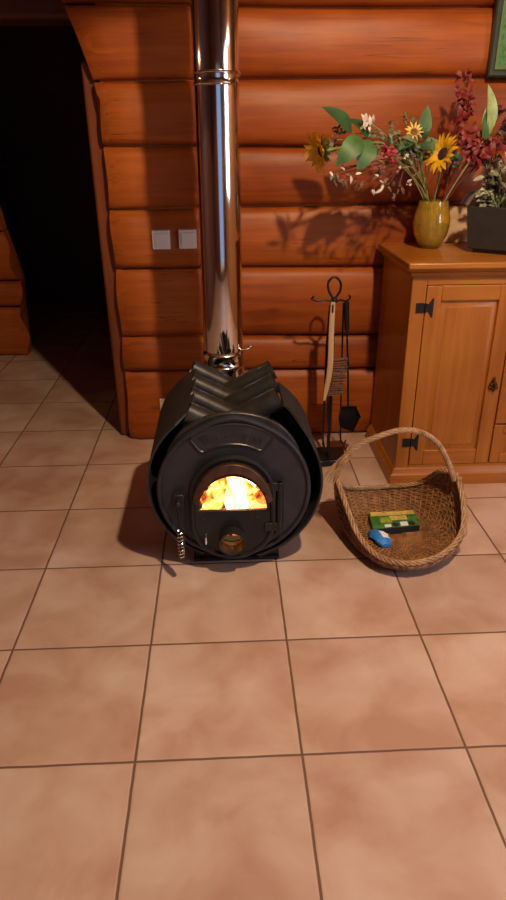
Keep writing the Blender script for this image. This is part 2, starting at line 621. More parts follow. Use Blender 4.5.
def log_course(b, x0, x1, z0, z1, yw, depth=0.058, left_fn=None, seedv=0.0, nx=None, back=0.09, sign=1):
    """one log: bulging front, from seam to seam, along x"""
    x1f = x1 if callable(x1) else (lambda z, c=x1: c)
    x1 = x1f((z0 + z1) / 2)
    nx = nx or max(6, int((x1 - x0) / 0.08))
    rings = []
    h = z1 - z0
    nseg = 14
    for i in range(nx + 1):
        t = i / nx
        ring = []
        for j in range(nseg + 1):
            u = j / nseg
            a = -PI / 2 + PI * u
            zz = z0 + 0.003 + (h - 0.006) * (0.5 + 0.5 * math.sin(a))
            bul = depth * (abs(math.cos(a)) ** 0.5)
            xa = x0
            if left_fn:
                xa = left_fn(zz)
            x = xa + (x1f(zz) - xa) * t
            wob = 0.007 * math.sin(x * 3.1 + seedv * 17 + 2.5 * u) + 0.004 * math.sin(x * 7.7 + seedv * 5 + 4 * u)
            zz += 0.006 * math.sin(x * 2.3 + 40 * (z0 if u < 0.5 else z1)) * abs(math.cos(PI * u))
            endr = 1.0
            if left_fn:
                dd = (x - xa)
                endr = min(1.0, 0.55 + 0.45 * math.sqrt(min(1, dd / 0.03)))
            ring.append(V((x, yw - sign * (bul + wob) * endr, zz)))
        ring.append(V((ring[0].x * 0 + (left_fn(z1) if left_fn else x0) + (x1f(z1) - (left_fn(z1) if left_fn else x0)) * t, yw + sign * back, z1 - 0.003)))
        ring.append(V((ring[0].x, yw + sign * back, z0 + 0.003)))
        rings.append(ring)
    b.board = seedv
    b.loft(rings, True, True, True)


def jamb_edge(z):
    base = -0.235 - 0.004 * math.sin(z * 20)
    if z > 1.50:
        k = (z - 1.50)
        base = -0.240 - 0.20 * k - 0.42 * k * k
    return base


b = MB()
rnd = [0.52, 0.35, 0.62, 0.45, 0.58, 0.40, 0.66, 0.3, 0.5, 0.42, 0.6]
for i in range(len(SEAMS) - 1):
    log_course(b, -0.235, XR + 0.05, SEAMS[i], SEAMS[i + 1], YW, depth=0.062 if SEAMS[i + 1] - SEAMS[i] > 0.2 else 0.05, left_fn=jamb_edge, seedv=rnd[i], nx=60)
for i in range(len(SEAMS) - 1):
    log_course(b, XL - 0.05, -1.40, SEAMS[i], SEAMS[i + 1], YW, seedv=rnd[-i])
for i in range(8, len(SEAMS) - 1):
    log_course(b, -1.40, -0.2, SEAMS[i], SEAMS[i + 1], YW, seedv=rnd[i])
b.box(-0.228, XR, YW - 0.006, YW + 0.085, 0.0, 1.62)
b.box(-0.22, XR, YW - 0.006, YW + 0.085, 1.6, 2.8)
b.box(XL - 0.05, -1.41, YW - 0.006, YW + 0.085, 0.0, 2.8)
b.box(-1.41, -0.22, YW - 0.006, YW + 0.085, 2.07, 2.8)
wall_back = struct(b.build('wall_back', 'log', attr=True))

# post of the doorway, standing just behind the log ends
b = MB()
pj = [at(104, 380, 1.53).x, at(92, 200, 1.53).x, at(77, 60, 1.53).x]
rings = []
for z, x in ((0, -0.290), (0.6, -0.297), (1.0, -0.300), (1.4, -0.302), (1.62, -0.303)):
    rings.append([V((x, 1.515, z)), V((-0.225, 1.515, z)), V((-0.225, 1.60, z)), V((x, 1.60, z))])
b.loft(rings, True, True, True, False)
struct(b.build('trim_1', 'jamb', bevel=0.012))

# dim hall beyond the doorway, with a second opening in its far wall


def far_edge(z):
    return -1.095 - 0.022 * math.cos(z * 21) - 0.22 * max(0, z - 0.55)


b = MB()
for i in range(len(SEAMS) - 1):
    log_course(b, -3.2, far_edge, SEAMS[i], SEAMS[i + 1], 2.95, seedv=rnd[(i + 3) % 11], depth=0.07)
b.box(-3.3, -1.6, 2.96, 3.1, 0.0, 2.8)
b.box(-1.7, -1.16, 2.96, 3.04, 0.0, 0.80)
struct(b.build('wall_hall', 'log', attr=True))
b = MB()
b.box(0.5, 0.6, 1.62, 4.6, 0, ZC)
b.box(-3.2, -3.1, 1.58, 4.6, 0, ZC)
b.box(-3.2, 0.6, 4.5, 4.6, 0, ZC)
b.box(-3.2, XL, 1.5, 1.6, 0, ZC)
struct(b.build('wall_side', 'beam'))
b = MB()
b.box(-3.1, 0.5, 1.80, 2.0, 1.80, 2.3)
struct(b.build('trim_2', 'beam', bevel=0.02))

b = MB()
b.box(XL - 0.2, XR + 0.2, YB - 0.2, YW - 0.02, ZC, ZC + 0.1)
b.box(-3.2, 0.6, YW + 0.1, 4.6, 2.3, 2.4)
struct(b.build('ceiling', 'ceiling'))
b = MB()
b.box(XL - 0.1, XL, YB, YW, 0, ZC)
struct(b.build('wall_left', 'beam'))
b = MB()
b.box(XR, XR + 0.1, YB, -2.25, 0, ZC)
b.box(XR, XR + 0.1, -0.85, YW, 0, ZC)
b.box(XR, XR + 0.1, -2.25, -0.85, 0, 0.85)
b.box(XR, XR + 0.1, -2.25, -0.85, 2.05, ZC)
struct(b.build('wall_right', 'ceiling'))
# wall behind the viewer, with a tall glazed opening
WX0, WX1, WZ0, WZ1 = 0.1, 1.7, 0.12, 1.95
b = MB()
b.box(XL, WX0, YB - 0.1, YB, 0, ZC)
b.box(WX1, XR, YB - 0.1, YB, 0, ZC)
b.box(WX0, WX1, YB - 0.1, YB, WZ1, ZC)
b.box(WX0, WX1, YB - 0.1, YB, 0, WZ0)
struct(b.build('wall_front', 'beam'))
b = MB()
for x0, x1 in ((WX0, WX0 + 0.06), (WX1 - 0.06, WX1), (0.87, 0.93)):
    b.box(x0, x1, YB - 0.08, YB + 0.01, WZ0, WZ1)
b.box(WX0, WX1, YB - 0.08, YB + 0.01, WZ0, WZ0 + 0.07)
b.box(WX0, WX1, YB - 0.08, YB + 0.01, WZ1 - 0.07, WZ1)
struct(b.build('window_1', 'white_frame'))
b = MB()
for y0, y1 in ((-2.25, -2.19), (-0.91, -0.85), (-1.58, -1.52)):
    b.box(XR - 0.01, XR + 0.07, y0, y1, 0.85, 2.05)
for z0, z1 in ((0.85, 0.91), (1.99, 2.05)):
    b.box(XR - 0.01, XR + 0.07, -2.25, -0.85, z0, z1)
struct(b.build('window_2', 'white_frame'))

# ------------------------------------------------------------------ switches and socket
def wall_plate(name, label, cat, c, w, h, mat, socket=False):
    y = c.y
    t = thing(name, label, cat, c)
    b = MB()
    b.box(c.x - w / 2, c.x + w / 2, y - 0.010, y + 0.02, c.z - h / 2, c.z + h / 2)
    b.build('cover_plate', mat, t, bevel=0.003)
    b = MB()
    if socket:
        b.lathe([(0.0, -0.0125), (0.018, -0.0125), (0.020, -0.010), (0.020, -0.005)], 24, 'y', c)
        b.build('socket_insert', mat, t)
    else:
        m = Matrix.Translation(V((c.x, y - 0.011, c.z))) @ Matrix.Rotation(math.radians(4), 4, 'X')
        b.box(-w * 0.36, w * 0.36, -0.004, 0.004, -h * 0.36, h * 0.36, m)
        b.build('rocker', mat, t, bevel=0.0015)
    return t


p1 = at(161.3, 239.8, 1.432)
p2 = at(187.7, 239.0, 1.432)
wall_plate('light_switch', 'square white light switch on the log wall, the one farther from the stove pipe', 'switch', p1, 0.076, 0.078, 'white_plastic')
wall_plate('light_switch', 'square white light switch on the log wall, right beside the stove pipe', 'switch', p2, 0.076, 0.078, 'white_plastic')
wall_plate('wall_socket', 'small ivory wall socket low on the logs behind the stove', 'socket', at(168, 406, 1.444), 0.075, 0.075, 'ivory_plastic', True)

# ------------------------------------------------------------------ wood stove
SX = 0.262
YF, YE = 0.375, 0.97
st = thing('wood_stove', 'round black barrel wood stove with crossing steel tubes and a lit half-moon window', 'stove', (SX, 0.66, 0))


def outer_disc(a):
    r = 0.250
    d = abs(((a - PI / 2 + PI) % (2 * PI)) - PI)
    return r + 0.012 * max(0, 1 - d / 0.45)


GC = (0.2515, 0.295)        # centre used for the door and its holes


def half_moon(a, w=0.112, top=0.125, low=0.052, corner=0.0):
    """radius to a half-moon window outline seen from GC"""
    ca, sa = math.cos(a), math.sin(a)
    # ellipse (centre at bottom edge): x^2/w^2 + (z+low)^2/(top)^2 = 1, cut at z = -low
    A = ca * ca / w ** 2 + sa * sa / top ** 2
    B = 2 * low * sa / top ** 2
    C = low * low / top ** 2 - 1
    r = (-B + math.sqrt(max(0, B * B - 4 * A * C))) / (2 * A)
    if sa < -1e-6:
        r = min(r, low / -sa)
    return r


def stadium(a, w=0.139, z_up=0.01, z_dn=-0.098):
    """door outline seen from GC: half circles above and below"""
    ca, sa = math.cos(a), math.sin(a)
    best = None
    lo, hi = 0.0, 0.6
    for _ in range(40):
        m_ = (lo + hi) / 2
        x, z = m_ * ca, m_ * sa
        zc = min(max(z, z_dn), z_up)
        if x * x + (z - zc) ** 2 < w * w:
            lo = m_
        else:
            hi = m_
    return lo


DC = (0.2575, 0.303)        # centre of the front disc
# front disc with a hole for the firebox mouth (hole drawn around the disc centre)
b = MB()
b.ring_plate(DC, outer_disc, lambda a: 0.120 if math.sin(a) > -0.5 else min(0.215, 0.120 + 0.11 * ((-math.sin(a) - 0.5) / 0.3)), YF, YF + 0.02, 120)
b.build('front_plate', 'black_plate', st, bevel=0.004)
# raised border of the front disc
b = MB()
rim = [V((DC[0] + (outer_disc(2 * PI * j / 120) - 0.006) * math.cos(2 * PI * j / 120), YF - 0.002, DC[1] + (outer_disc(2 * PI * j / 120) - 0.006) * math.sin(2 * PI * j / 120))) for j in range(120)]
b.tube(rim, 0.008, 8, True)
b.build('front_rim', 'black_plate', st)

# barrel: closed drum behind the tubes
b = MB()
b.lathe([(0.19, YF + 0.02), (0.207, YF + 0.02), (0.207, YE - 0.02), (0.19, YE), (0.0, YE)], 48, 'y', (SX, 0, 0.285))
b.build('firebox_drum', 'soot_and_shade', st)
b = MB()
b.lathe([(0.188, YF + 0.01), (0.190, YF + 0.02), (0.190, 0.70), (0.0, 0.71)], 40, 'y', (SX, 0, 0.285))
b.build('firebox_lining', 'ash_wood', st)

# crossing bent tubes
TZ, TR, TA = 0.252, 0.212, math.radians(62)
b_all = []


def bent_tube(y, side):
    """side=-1: the upper end points left; +1: right"""
    path = []
    for i in range(22):
        a = math.radians(-70) + (TA + math.radians(70)) * i / 21
        path.append(V((math.cos(a) * TR, 0, math.sin(a) * TR)))
    tdir = V((-math.sin(TA), 0, math.cos(TA)))
    p0 = path[-1]
    L_ = (p0.x + 0.150) / -tdir.x
    for k in range(1, 8):
        path.append(p0 + tdir * L_ * k / 7)
    pts = [V((SX + (-side) * p.x, y, TZ + p.z - (0.015 if side < 0 else 0))) for p in path]
    b = MB()
    r = 0.0375
    m = len(pts)
    b.tube(pts, r, 20, False, False)
    b.tube(pts[-5:], r - 0.004, 20, False, False)     # inner wall of the open end
    # lip of the open end
    t = (pts[-1] - pts[-2]).normalized()
    u = V((0, 1, 0))
    w = t.cross(u)
    o1 = [pts[-1] + (u * math.cos(2 * PI * j / 20) + w * math.sin(2 * PI * j / 20)) * r for j in range(20)]
    o2 = [pts[-1] + (u * math.cos(2 * PI * j / 20) + w * math.sin(2 * PI * j / 20)) * (r - 0.004) for j in range(20)]
    b.loft([o1, o2], True, False, False)
    b.build('air_tube', 'tube', st)


for i in range(4):
    bent_tube(0.435 + i * 0.146, -1)
for i in range(3):
    bent_tube(0.508 + i * 0.146, 1)

# curved outer shells, left and right
def shell(a0, a1, y0, y1, cut):
    b = MB()
    n = 40
    rings = []
    for i in range(n + 1):
        a = a0 + (a1 - a0) * i / n
        yf = y0 + cut(i / n)
        ca, sa = math.cos(a), math.sin(a)
        c = (SX, 0.322)
        rings.append([V((c[0] + 0.287 * ca, yf, c[1] + 0.287 * sa)), V((c[0] + 0.287 * ca, y1, c[1] + 0.287 * sa)),
                      V((c[0] + 0.280 * ca, y1, c[1] + 0.280 * sa)), V((c[0] + 0.280 * ca, yf, c[1] + 0.280 * sa))])
    b.loft(rings, True, True, True, True)
    o = b.build('outer_shell', 'shell', st)
    for p in o.data.polygons:
        p.use_smooth = False
    return o


shell(math.radians(117), math.radians(247), 0.372, 0.81, lambda t: 0.05 * max(0, 1 - t / 0.10))
shell(math.radians(55), math.radians(-76), 0.372, 0.705, lambda t: 0.12 * max(0, 1 - t / 0.22) + 0.012 * math.sin(t * 40) * max(0, 1 - t / 0.4))

for a0, a1 in ((118, 246), (53, -75)):  # black plates added so the gap inside the shells stays dark
    b = MB()
    rings = []
    for i in range(25):
        a = math.radians(a0 + (a1 - a0) * i / 24)
        rings.append([V((SX + r * math.cos(a), y, 0.318 + r * math.sin(a))) for r, y in ((0.19, 0.56), (0.281, 0.56), (0.281, 0.57), (0.19, 0.57))])
    b.loft(rings, True, True, True, False)
    b.build('gap_filler', 'soot_and_shade', st)
b = MB()
rings = []
for i in range(25):
    a = math.radians(32 + 116 * i / 24)
    d = min(i, 24 - i) / 12
    ro = 0.252 + 0.016 * min(1, d * 2.5)
    rings.append([V((DC[0] + r * math.cos(a), y, DC[1] + r * math.sin(a))) for r, y in ((0.19, YF + 0.012), (ro, YF + 0.012), (ro, YF + 0.03), (0.19, YF + 0.03))])
b.loft(rings, True, True, True, False)
b.build('front_collar', 'tube', st, bevel=0.003)

# door: plate with half-moon opening and draught opening
b = MB()
b.ring_plate(GC, lambda a: stadium(a), half_moon, 0.345, 0.357, 120)
door = b.build('door', 'black', st)
cut = MB()
DRX, DRZ = 0.2475, 0.140
cut.lathe([(0.037, 0.30), (0.037, 0.42)], 32, 'y', (DRX, 0, DRZ), True)
cutter = cut.build('cutter', 'soot_and_shade', None, org=ORG[door.name])
bo = door.modifiers.new('hole', 'BOOLEAN')
bo.operation = 'DIFFERENCE'
bo.object = cutter
bo.solver = 'EXACT'
door.location = ORG[door.name]
door.parent = None
bpy.context.view_layer.update()
dg = bpy.context.evaluated_depsgraph_get()
me2 = bpy.data.meshes.new_from_object(door.evaluated_get(dg))
door.modifiers.clear()
door.data = me2
door.parent = st
door.location = (0, 0, 0)
bpy.data.objects.remove(cutter, do_unlink=True)
if not me2.materials:
    me2.materials.append(M['black'])
bv = door.modifiers.new('bevel', 'BEVEL')
bv.width = 0.003
bv.segments = 2
bv.limit_method = 'ANGLE'

# door border, hood over the window, glass, bolts, draught tube
b = MB()
ring = [V((GC[0] + (stadium(2 * PI * j / 100) - 0.008) * math.cos(2 * PI * j / 100), 0.345, GC[1] + (stadium(2 * PI * j / 100) - 0.008) * math.sin(2 * PI * j / 100))) for j in range(100)]
b.tube(ring, 0.009, 8, True)
b.build('door_rim', 'black', door)
b = MB()
rings = []
for i in range(29):
    a = math.radians(12) + math.radians(156) * i / 28
    ca, sa = math.cos(a), math.sin(a)
    c = (GC[0], 0.252)
    w0, w1 = 0.116, 0.134
    t0, t1 = 0.138, 0.170
    rings.append([V((c[0] + w0 * ca, 0.318, c[1] + t0 * sa)), V((c[0] + w1 * ca, 0.324, c[1] + t1 * sa)), V((c[0] + w1 * ca, 0.346, c[1] + t1 * sa)), V((c[0] + w0 * ca, 0.346, c[1] + t0 * sa))])
b.loft(rings, True, True, True, True)
M['hood_brown'] = simple('brown_hood_steel', (0.085, 0.042, 0.026), 0.45, 0.5, noise=0.3)  # hood gets a browner steel than the door
b.build('window_hood', 'hood_brown', door, bevel=0.003)
b = MB()
n = 60
ga = [V((GC[0] + (half_moon(2 * PI * j / n) - 0.0005) * math.cos(2 * PI * j / n), 0.351, GC[1] + (half_moon(2 * PI * j / n) - 0.0005) * math.sin(2 * PI * j / n))) for j in range(n)]
gb = [p + V((0, 0.003, 0)) for p in ga]
b.loft([ga, gb], True, True, True, False)
g = b.build('glass', 'stove_glass', door)
g['label'] = 'half-moon fireproof glass pane'
for px, py in ((203, 519), (257, 517), (232, 462)):
    c = at(px, py, 0.342)
    b = MB()
    b.lathe([(0.0, -0.004), (0.004, -0.003), (0.0055, 0.004)], 12, 'y', c)
    b.build('bolt', 'tube', door)
b = MB()
b.lathe([(0.038, 0.375), (0.038, 0.305), (0.043, 0.303), (0.043, 0.345)], 36, 'y', (DRX, 0, DRZ))
dt = b.build('draught_tube', 'tube', door)
b = MB()
mtx = Matrix.Translation(V((DRX, 0.345, DRZ - 0.004))) @ Matrix.Rotation(math.radians(74), 4, 'X')
b.lathe([(0.0, -0.0015), (0.031, -0.0015), (0.031, 0.0015), (0.0, 0.0015)], 28, 'y')
b.v = [mtx @ v for v in b.v]
b.build('damper_disc', 'soot_and_shade', door)

# name plate over the door with raised lettering
b = MB()
pc = (DC[0] - 0.004, DC[1])
rings = []
for i in range(31):
    a = math.radians(55) + math.radians(70) * i / 30
    d = min(i, 30 - i) / 30
    ro = 0.236 - 0.012 * max(0, 1 - d / 0.07) ** 2
    ri = 0.168 + 0.012 * max(0, 1 - d / 0.07) ** 2
    rings.append([V((pc[0] + r * math.cos(a), y, pc[1] + r * math.sin(a))) for r, y in ((ri, YF - 0.004), (ro, YF - 0.004), (ro, YF + 0.004), (ri, YF + 0.004))])
b.loft(rings, True, True, True, True)
plate = b.build('name_plate', 'black_plate', st)
b = MB()
edge = []
for i in range(31):
    edge.append(rings[i][1])
for i in range(30, -1, -1):
    edge.append(rings[i][0])
b.tube(edge, 0.0035, 6, True)
b.build('plate_border', 'tube', plate)
cu = bpy.data.curves.new('lettering', 'FONT')
cu.body = 'The Bullerjan'
cu.size = 0.050
cu.extrude = 0.002
cu.align_x = 'CENTER'
tob = bpy.data.objects.new('lettering_curve', cu)
COL.objects.link(tob)
bpy.context.view_layer.update()
dg = bpy.context.evaluated_depsgraph_get()
tm = bpy.data.meshes.new_from_object(tob.evaluated_get(dg))
bpy.data.objects.remove(tob, do_unlink=True)
xs = [v.co.x for v in tm.vertices]
hw = max(abs(min(xs)), abs(max(xs)))
for v in tm.vertices:
    x, y, z = v.co
    a = PI / 2 - (x / hw) * math.radians(29)
    r = 0.184 + y * 1.0
    v.co = V((pc[0] + r * math.cos(a), YF - 0.0045 - z, pc[1] + r * math.sin(a))) - ORG[st.name]
tm.materials.clear()
tm.materials.append(M['tube'])
to = bpy.data.objects.new('lettering', tm)
COL.objects.link(to)
to.parent = plate

# hinge on the right, latch handle with a coiled grip on the left
b = MB()
b.tube([(0.405, 0.345, 0.165), (0.405, 0.345, 0.345)], 0.011, 14)
b.box(0.355, 0.412, 0.337, 0.353, 0.315, 0.345)
b.box(0.355, 0.412, 0.337, 0.353, 0.165, 0.195)
b.box(0.393, 0.418, 0.345, 0.378, 0.17, 0.34)
b.build('hinge', 'black', st, bevel=0.002)
hp = at(178, 503, 0.335)
b = MB()
b.box(hp.x - 0.018, hp.x + 0.018, 0.345, 0.378, hp.z - 0.028, hp.z + 0.022)
b.lathe([(0.0, -0.02), (0.009, -0.018), (0.011, -0.005), (0.011, 0.03)], 16, 'y', (hp.x, 0.335, hp.z))
b.build('latch', 'black', st, bevel=0.003)
h1, h2 = at(180, 530, 0.312), at(182, 557, 0.292)
b = MB()
b.tube(spline([hp + V((0, -0.012, 0)), (hp + h1) / 2 + V((0, -0.006, 0)), h1, h2], 6), 0.0055, 10)
hnd = b.build('handle', 'iron', st)
b = MB()
ax = (h2 - h1)
u = ax.orthogonal().normalized()
w = ax.normalized().cross(u)
coil = []
turns = 8
for i in range(turns * 12 + 1):
    t = i / (turns * 12)
    a = 2 * PI * turns * t
    rr = 0.0072 + 0.003 * math.sin(PI * t)
    coil.append(h1 + ax * t + (u * math.cos(a) + w * math.sin(a)) * rr)
b.tube(coil, 0.0028, 6)
cg = b.build('coil_grip', 'chrome', hnd)
cg['label'] = 'shiny coiled wire grip'
q = at(206, 539, 0.335)
b = MB()
b.tube([q + V((0, 0.01, 0.014)), q + V((0, -0.008, 0.008)), q + V((0, -0.008, -0.014))], 0.0035, 8)
lp = b.build('latch_pin', 'chrome', door)
lp['label'] = 'small shiny pin'

# rear collar and feet
b = MB()
b.lathe([(0.088, 0.0), (0.088, 0.03), (0.080, 0.03), (0.080, 0.14)], 36, 'z', (0.2335, 0.90, 0.36))
b.build('flue_collar', 'tube', st)
for y in (0.425, 0.86):
    b = MB()
    pr_ = [(-0.145, 0.0), (0.150, 0.0), (0.150, 0.03), (0.130, 0.12), (-0.125, 0.12), (-0.145, 0.03)]
    b.loft([[V((SX + x, yy, z)) for x, z in pr_] for yy in (y, y + 0.02)], True, True, True, False)
    b.box(SX - 0.15, SX + 0.15, y - 0.012, y + 0.045, 0.0, 0.012)
    b.build('foot', 'black', st, bevel=0.003)

# fire inside: burning logs, embers, flames
FI = []
for k, (p, q_, r, lab) in enumerate([((0.17, 0.53, 0.150), (0.35, 0.56, 0.155), 0.024, 'charred firewood log lying low across the front of the stove fire'),
                                     ((0.20, 0.66, 0.205), (0.14, 0.44, 0.235), 0.024, 'charred firewood log leaning at the left of the stove fire'),
                                     ((0.30, 0.64, 0.205), (0.355, 0.43, 0.240), 0.024, 'charred firewood log leaning at the right of the stove fire')]):
    b = MB()
    p, q_ = V(p), V(q_)
    pts = [p + (q_ - p) * i / 8 for i in range(9)]
    b.tube(pts, [r * (1 + 0.12 * math.sin(i * 2.1 + k)) for i in range(9)], 10)
    o = b.build('burning_log', 'ember' if k else 'ash_wood', None, org=(p + q_) / 2 - V((0, 0, r)))
    tag(o, lab, 'firewood', 'logs in the fire')
b = MB()
for i in range(70):
    b.ball((random.uniform(0.14, 0.38), random.uniform(0.40, 0.66), 0.122 + random.uniform(-0.012, 0.018)), random.uniform(0.014, 0.026), 5)
o = b.build('ember_bed', 'ember', None, org=(0.26, 0.55, 0.13))
o['kind'] = 'stuff'
tag(o, 'glowing orange embers on the floor of the stove', 'embers')


def flame(x, y, z0, h, r, lean, mat, label):
    b = MB()
    rings = []
    n = 14
    for i in range(n + 1):
        t = i / n
        rr = r * (math.sin(PI * min(1, (t * 0.92 + 0.12))) ** 0.9) * (1 - 0.35 * t) + 0.0008
        cx = x + lean * h * t * t + 0.010 * math.sin(t * 7 + x * 50)
        cy = y + 0.006 * math.sin(t * 6 + x * 31)
        rings.append([V((cx + rr * math.cos(2 * PI * j / 14) * (1 + 0.2 * math.sin(3 * 2 * PI * j / 14 + t * 5)), cy + rr * 0.6 * math.sin(2 * PI * j / 14), z0 + h * t)) for j in range(14)])
    b.loft(rings, True, True, True)
    o = b.build('flame', mat, None, org=(x, y, z0))
    return tag(o, label, 'flame', 'flames in the stove')


flame(0.268, 0.50, 0.12, 0.31, 0.072, 0.05, 'flame_core', 'tall white-hot flame in the middle of the stove window')
flame(0.322, 0.52, 0.12, 0.28, 0.056, -0.1, 'flame_core', 'white-hot flame right of the middle in the stove window')
flame(0.205, 0.54, 0.12, 0.28, 0.054, 0.15, 'flame_core', 'bright flame left of the middle in the stove window')
flame(0.175, 0.47, 0.12, 0.22, 0.046, 0.25, 'flame', 'orange mottled flame at the left end of the stove window')
flame(0.338, 0.46, 0.12, 0.19, 0.040, -0.2, 'flame', 'orange mottled flame at the right end of the stove window')

# ------------------------------------------------------------------ stove pipe
PX, PY, PR = 0.2335, 0.95, 0.0755
pp = thing('stove_pipe', 'shiny stainless steel stove pipe rising behind the stove along the log wall', 'pipe', (PX, PY, 0.48))
b = MB()
b.lathe([(PR, 0.60), (PR, 1.500), (PR - 0.004, 1.500)], 64, 'z', (PX, PY, 0))
b.build('lower_section', 'steel', pp)
b = MB()
b.lathe([(PR, 1.535), (PR, 2.748)], 64, 'z', (PX, PY, 0))
b.build('upper_section', 'steel', pp)
b = MB()
prof = [(PR - 0.002, 1.496)]
for z0 in (1.497, 1.529):
    prof += [(PR + 0.0008, z0 - 0.0012), (PR + 0.0010, z0 - 0.0006)]
    for i in range(13):
        a = PI * i / 12
        prof.append((PR + 0.0010 + 0.0042 * math.sin(a), z0 + 0.008 * i / 12))
    prof += [(PR + 0.0010, z0 + 0.0086), (PR + 0.0008, z0 + 0.0092)]
prof.append((PR - 0.002, 1.539))
b.lathe(prof, 64, 'z', (PX, PY, 0))
b.build('joint_band', 'steel', pp)
b = MB()
prof = [(PR + 0.001, 0.49), (PR + 0.003, 0.52), (PR + 0.003, 0.545), (PR + 0.009, 0.553), (PR + 0.003, 0.561), (PR + 0.003, 0.592), (PR + 0.008, 0.600), (PR + 0.003, 0.608), (PR - 0.001, 0.612)]
b.lathe(prof, 64, 'z', (PX, PY, 0))
b.build('lower_collar', 'steel', pp)
b = MB()
c = V((PX + PR, PY - 0.03, 0.612))
b.tube(spline([c + V((-0.01, 0, 0)), c + V((0.016, -0.01, 0.006)), c + V((0.030, -0.012, 0.016)), c + V((0.026, -0.010, 0.024))], 6), 0.0022, 6)
b.build('damper_handle', 'chrome', pp)

# ------------------------------------------------------------------ fireside tools
TX, TY = 0.700, 1.19
ts = thing('tool_stand', 'black iron fireside tool stand with a loop handle against the log wall', 'tool stand', (TX, TY, 0))
b = MB()
bp = [(-0.052, -0.085), (0.075, -0.06), (0.085, 0.07), (-0.045, 0.075)]
b.loft([[V((TX + x * k, TY + y * k, z)) for x, y in bp] for k, z in ((0.94, 0.0), (1.0, 0.012), (1.0, 0.028), (0.92, 0.034))], True, True, True, False)
b.build('base', 'iron_gloss', ts, bevel=0.004)
loop0 = at(334, 300, TY)
b = MB()
b.tube([(TX, TY, 0.02), (TX + 0.002, TY, 0.3), (loop0.x, TY, loop0.z)], 0.0075, 10)
b.ball((loop0.x, TY, loop0.z), 0.013, 6)
b.build('rod', 'iron', ts)
lp = [at(*q, TY) for q in ((334, 300), (329, 291), (328.5, 282), (334.5, 277), (340.5, 282), (340, 291), (334, 300))]
b = MB()
b.tube(spline(lp, 8), 0.0048, 8)
b.build('loop_handle', 'iron', ts)
hk = [at(*q, TY) for q in ((334, 303), (326, 300), (318, 301), (312, 299), (314, 296))]
for pts in (hk, [at(*q, TY - 0.01) for q in ((334, 303), (340, 300), (346, 301), (350, 298), (349, 295))], [at(334, 303, TY), at(334, 304, TY - 0.035), at(334, 300, TY - 0.05)]):
    b = MB()
    b.tube(spline(pts, 6), 0.004, 7)
    b.build('hook', 'iron', ts)

# hand brush with pale wooden back and brown bristles
by = TY - 0.045
hb = thing('hearth_brush', 'pale curved wooden hearth brush with brown bristles hanging on the iron tool stand', 'brush', at(325, 400, by))
spine = [at(*q, by) for q in ((333, 302), (332, 318), (331, 340), (330.5, 360), (329, 375), (326, 390), (324, 400))]
sp = spline(spine, 6)
b = MB()
rings = []
for i, p in enumerate(sp):
    t = i / (len(sp) - 1)
    w = 0.0095 + 0.002 * math.sin(t * PI) - 0.004 * max(0, t - 0.8) / 0.2
    rings.append([p + V((w * x, 0.008 * y, 0)) for x, y in ((-1, -0.7), (-0.7, -1), (0.7, -1), (1, -0.7), (1, 0.7), (0.7, 1), (-0.7, 1), (-1, 0.7))])
b.loft(rings, True, True, True)
hbk = b.build('brush_back', 'brush_wood', hb)
b = MB()
a0, a1 = at(333, 304.5, by - 0.0095), at(332.6, 313, by - 0.0095)
b.box(a0.x - 0.004, a0.x + 0.004, by - 0.0092, by - 0.006, a1.z, a0.z)
b.build('hanging_slot', 'soot_and_shade', hbk, bevel=0.002)  # slot is not cut; a black block stands for its inner shade
b = MB()
for i in range(16):
    t = i / 15
    for s_ in (-0.35, 0.35):
        i0 = int((0.52 + 0.42 * t) * (len(sp) - 1))
        p = sp[i0]
        ln = 0.062 + 0.008 * random.random()
        for k in range(3):
            jit = V((0, random.uniform(-0.006, 0.006), random.uniform(-0.004, 0.004)))
            b.tube([p + V((0.007, s_ * 0.012, 0)), p + V((0.007 + ln, s_ * 0.018, 0.004)) + jit], [0.0028, 0.0018], 5)
b.build('bristles', 'bristle', hb)

# ash shovel hanging on the right arm
sy = TY - 0.005
sh = thing('ash_shovel', 'black ash shovel hanging blade down at the right of the tool stand', 'shovel', at(346, 425, sy))
b = MB()
b.tube([at(346.5, 302, sy), at(346.8, 330, sy)], 0.0115, 10)
b.build('grip', 'iron', sh)
b = MB()
b.tube([at(346.8, 330, sy), at(348, 365, sy), at(348, 408, sy)], 0.0042, 8)
b.build('shaft', 'iron', sh)
b = MB()
c0 = at(347, 405, sy)
outl = [(-0.030, 0.0), (0.034, 0.0), (0.060, -0.055), (0.032, -0.125), (-0.030, -0.100), (-0.038, -0.05)]
f0 = [c0 + V((x, -0.012 - 0.10 * -z * 0.4, z)) for x, z in outl]
f1 = [p + V((0, 0.003, 0)) for p in f0]
b.loft([f0, f1], True, True, True, False)
for i in (5, 0, 1):                   # raised sides of the pan
    p, q = f0[i], f0[(i + 1) % 6]
    b.loft([[p, q, q + V((0, -0.020, 0.004)), p + V((0, -0.020, 0.004))], [p + V((0, 0.003, 0)), q + V((0, 0.003, 0)), q + V((0, -0.020, 0.007)), p + V((0, -0.020, 0.007))]], True, True, True, False)
b.build('pan', 'iron_gloss', sh)

# poker on the rear hook
ky = TY + 0.03
pk = thing('poker', 'thin black poker between brush and shovel on the tool stand', 'poker', at(341, 440, ky))
b = MB()
b.tube([at(343.5, 303, ky), at(342.2, 345, ky), at(341.2, 385, ky), at(340.5, 435, ky)], 0.0036, 8)
b.build('shaft', 'iron', pk)
b = MB()
b.tube(spline([at(340.5, 435, ky), at(341, 441, ky - 0.003), at(344, 443, ky - 0.006), at(346, 440, ky - 0.008)], 5), 0.0038, 8)
b.build('hooked_tip', 'iron', pk)
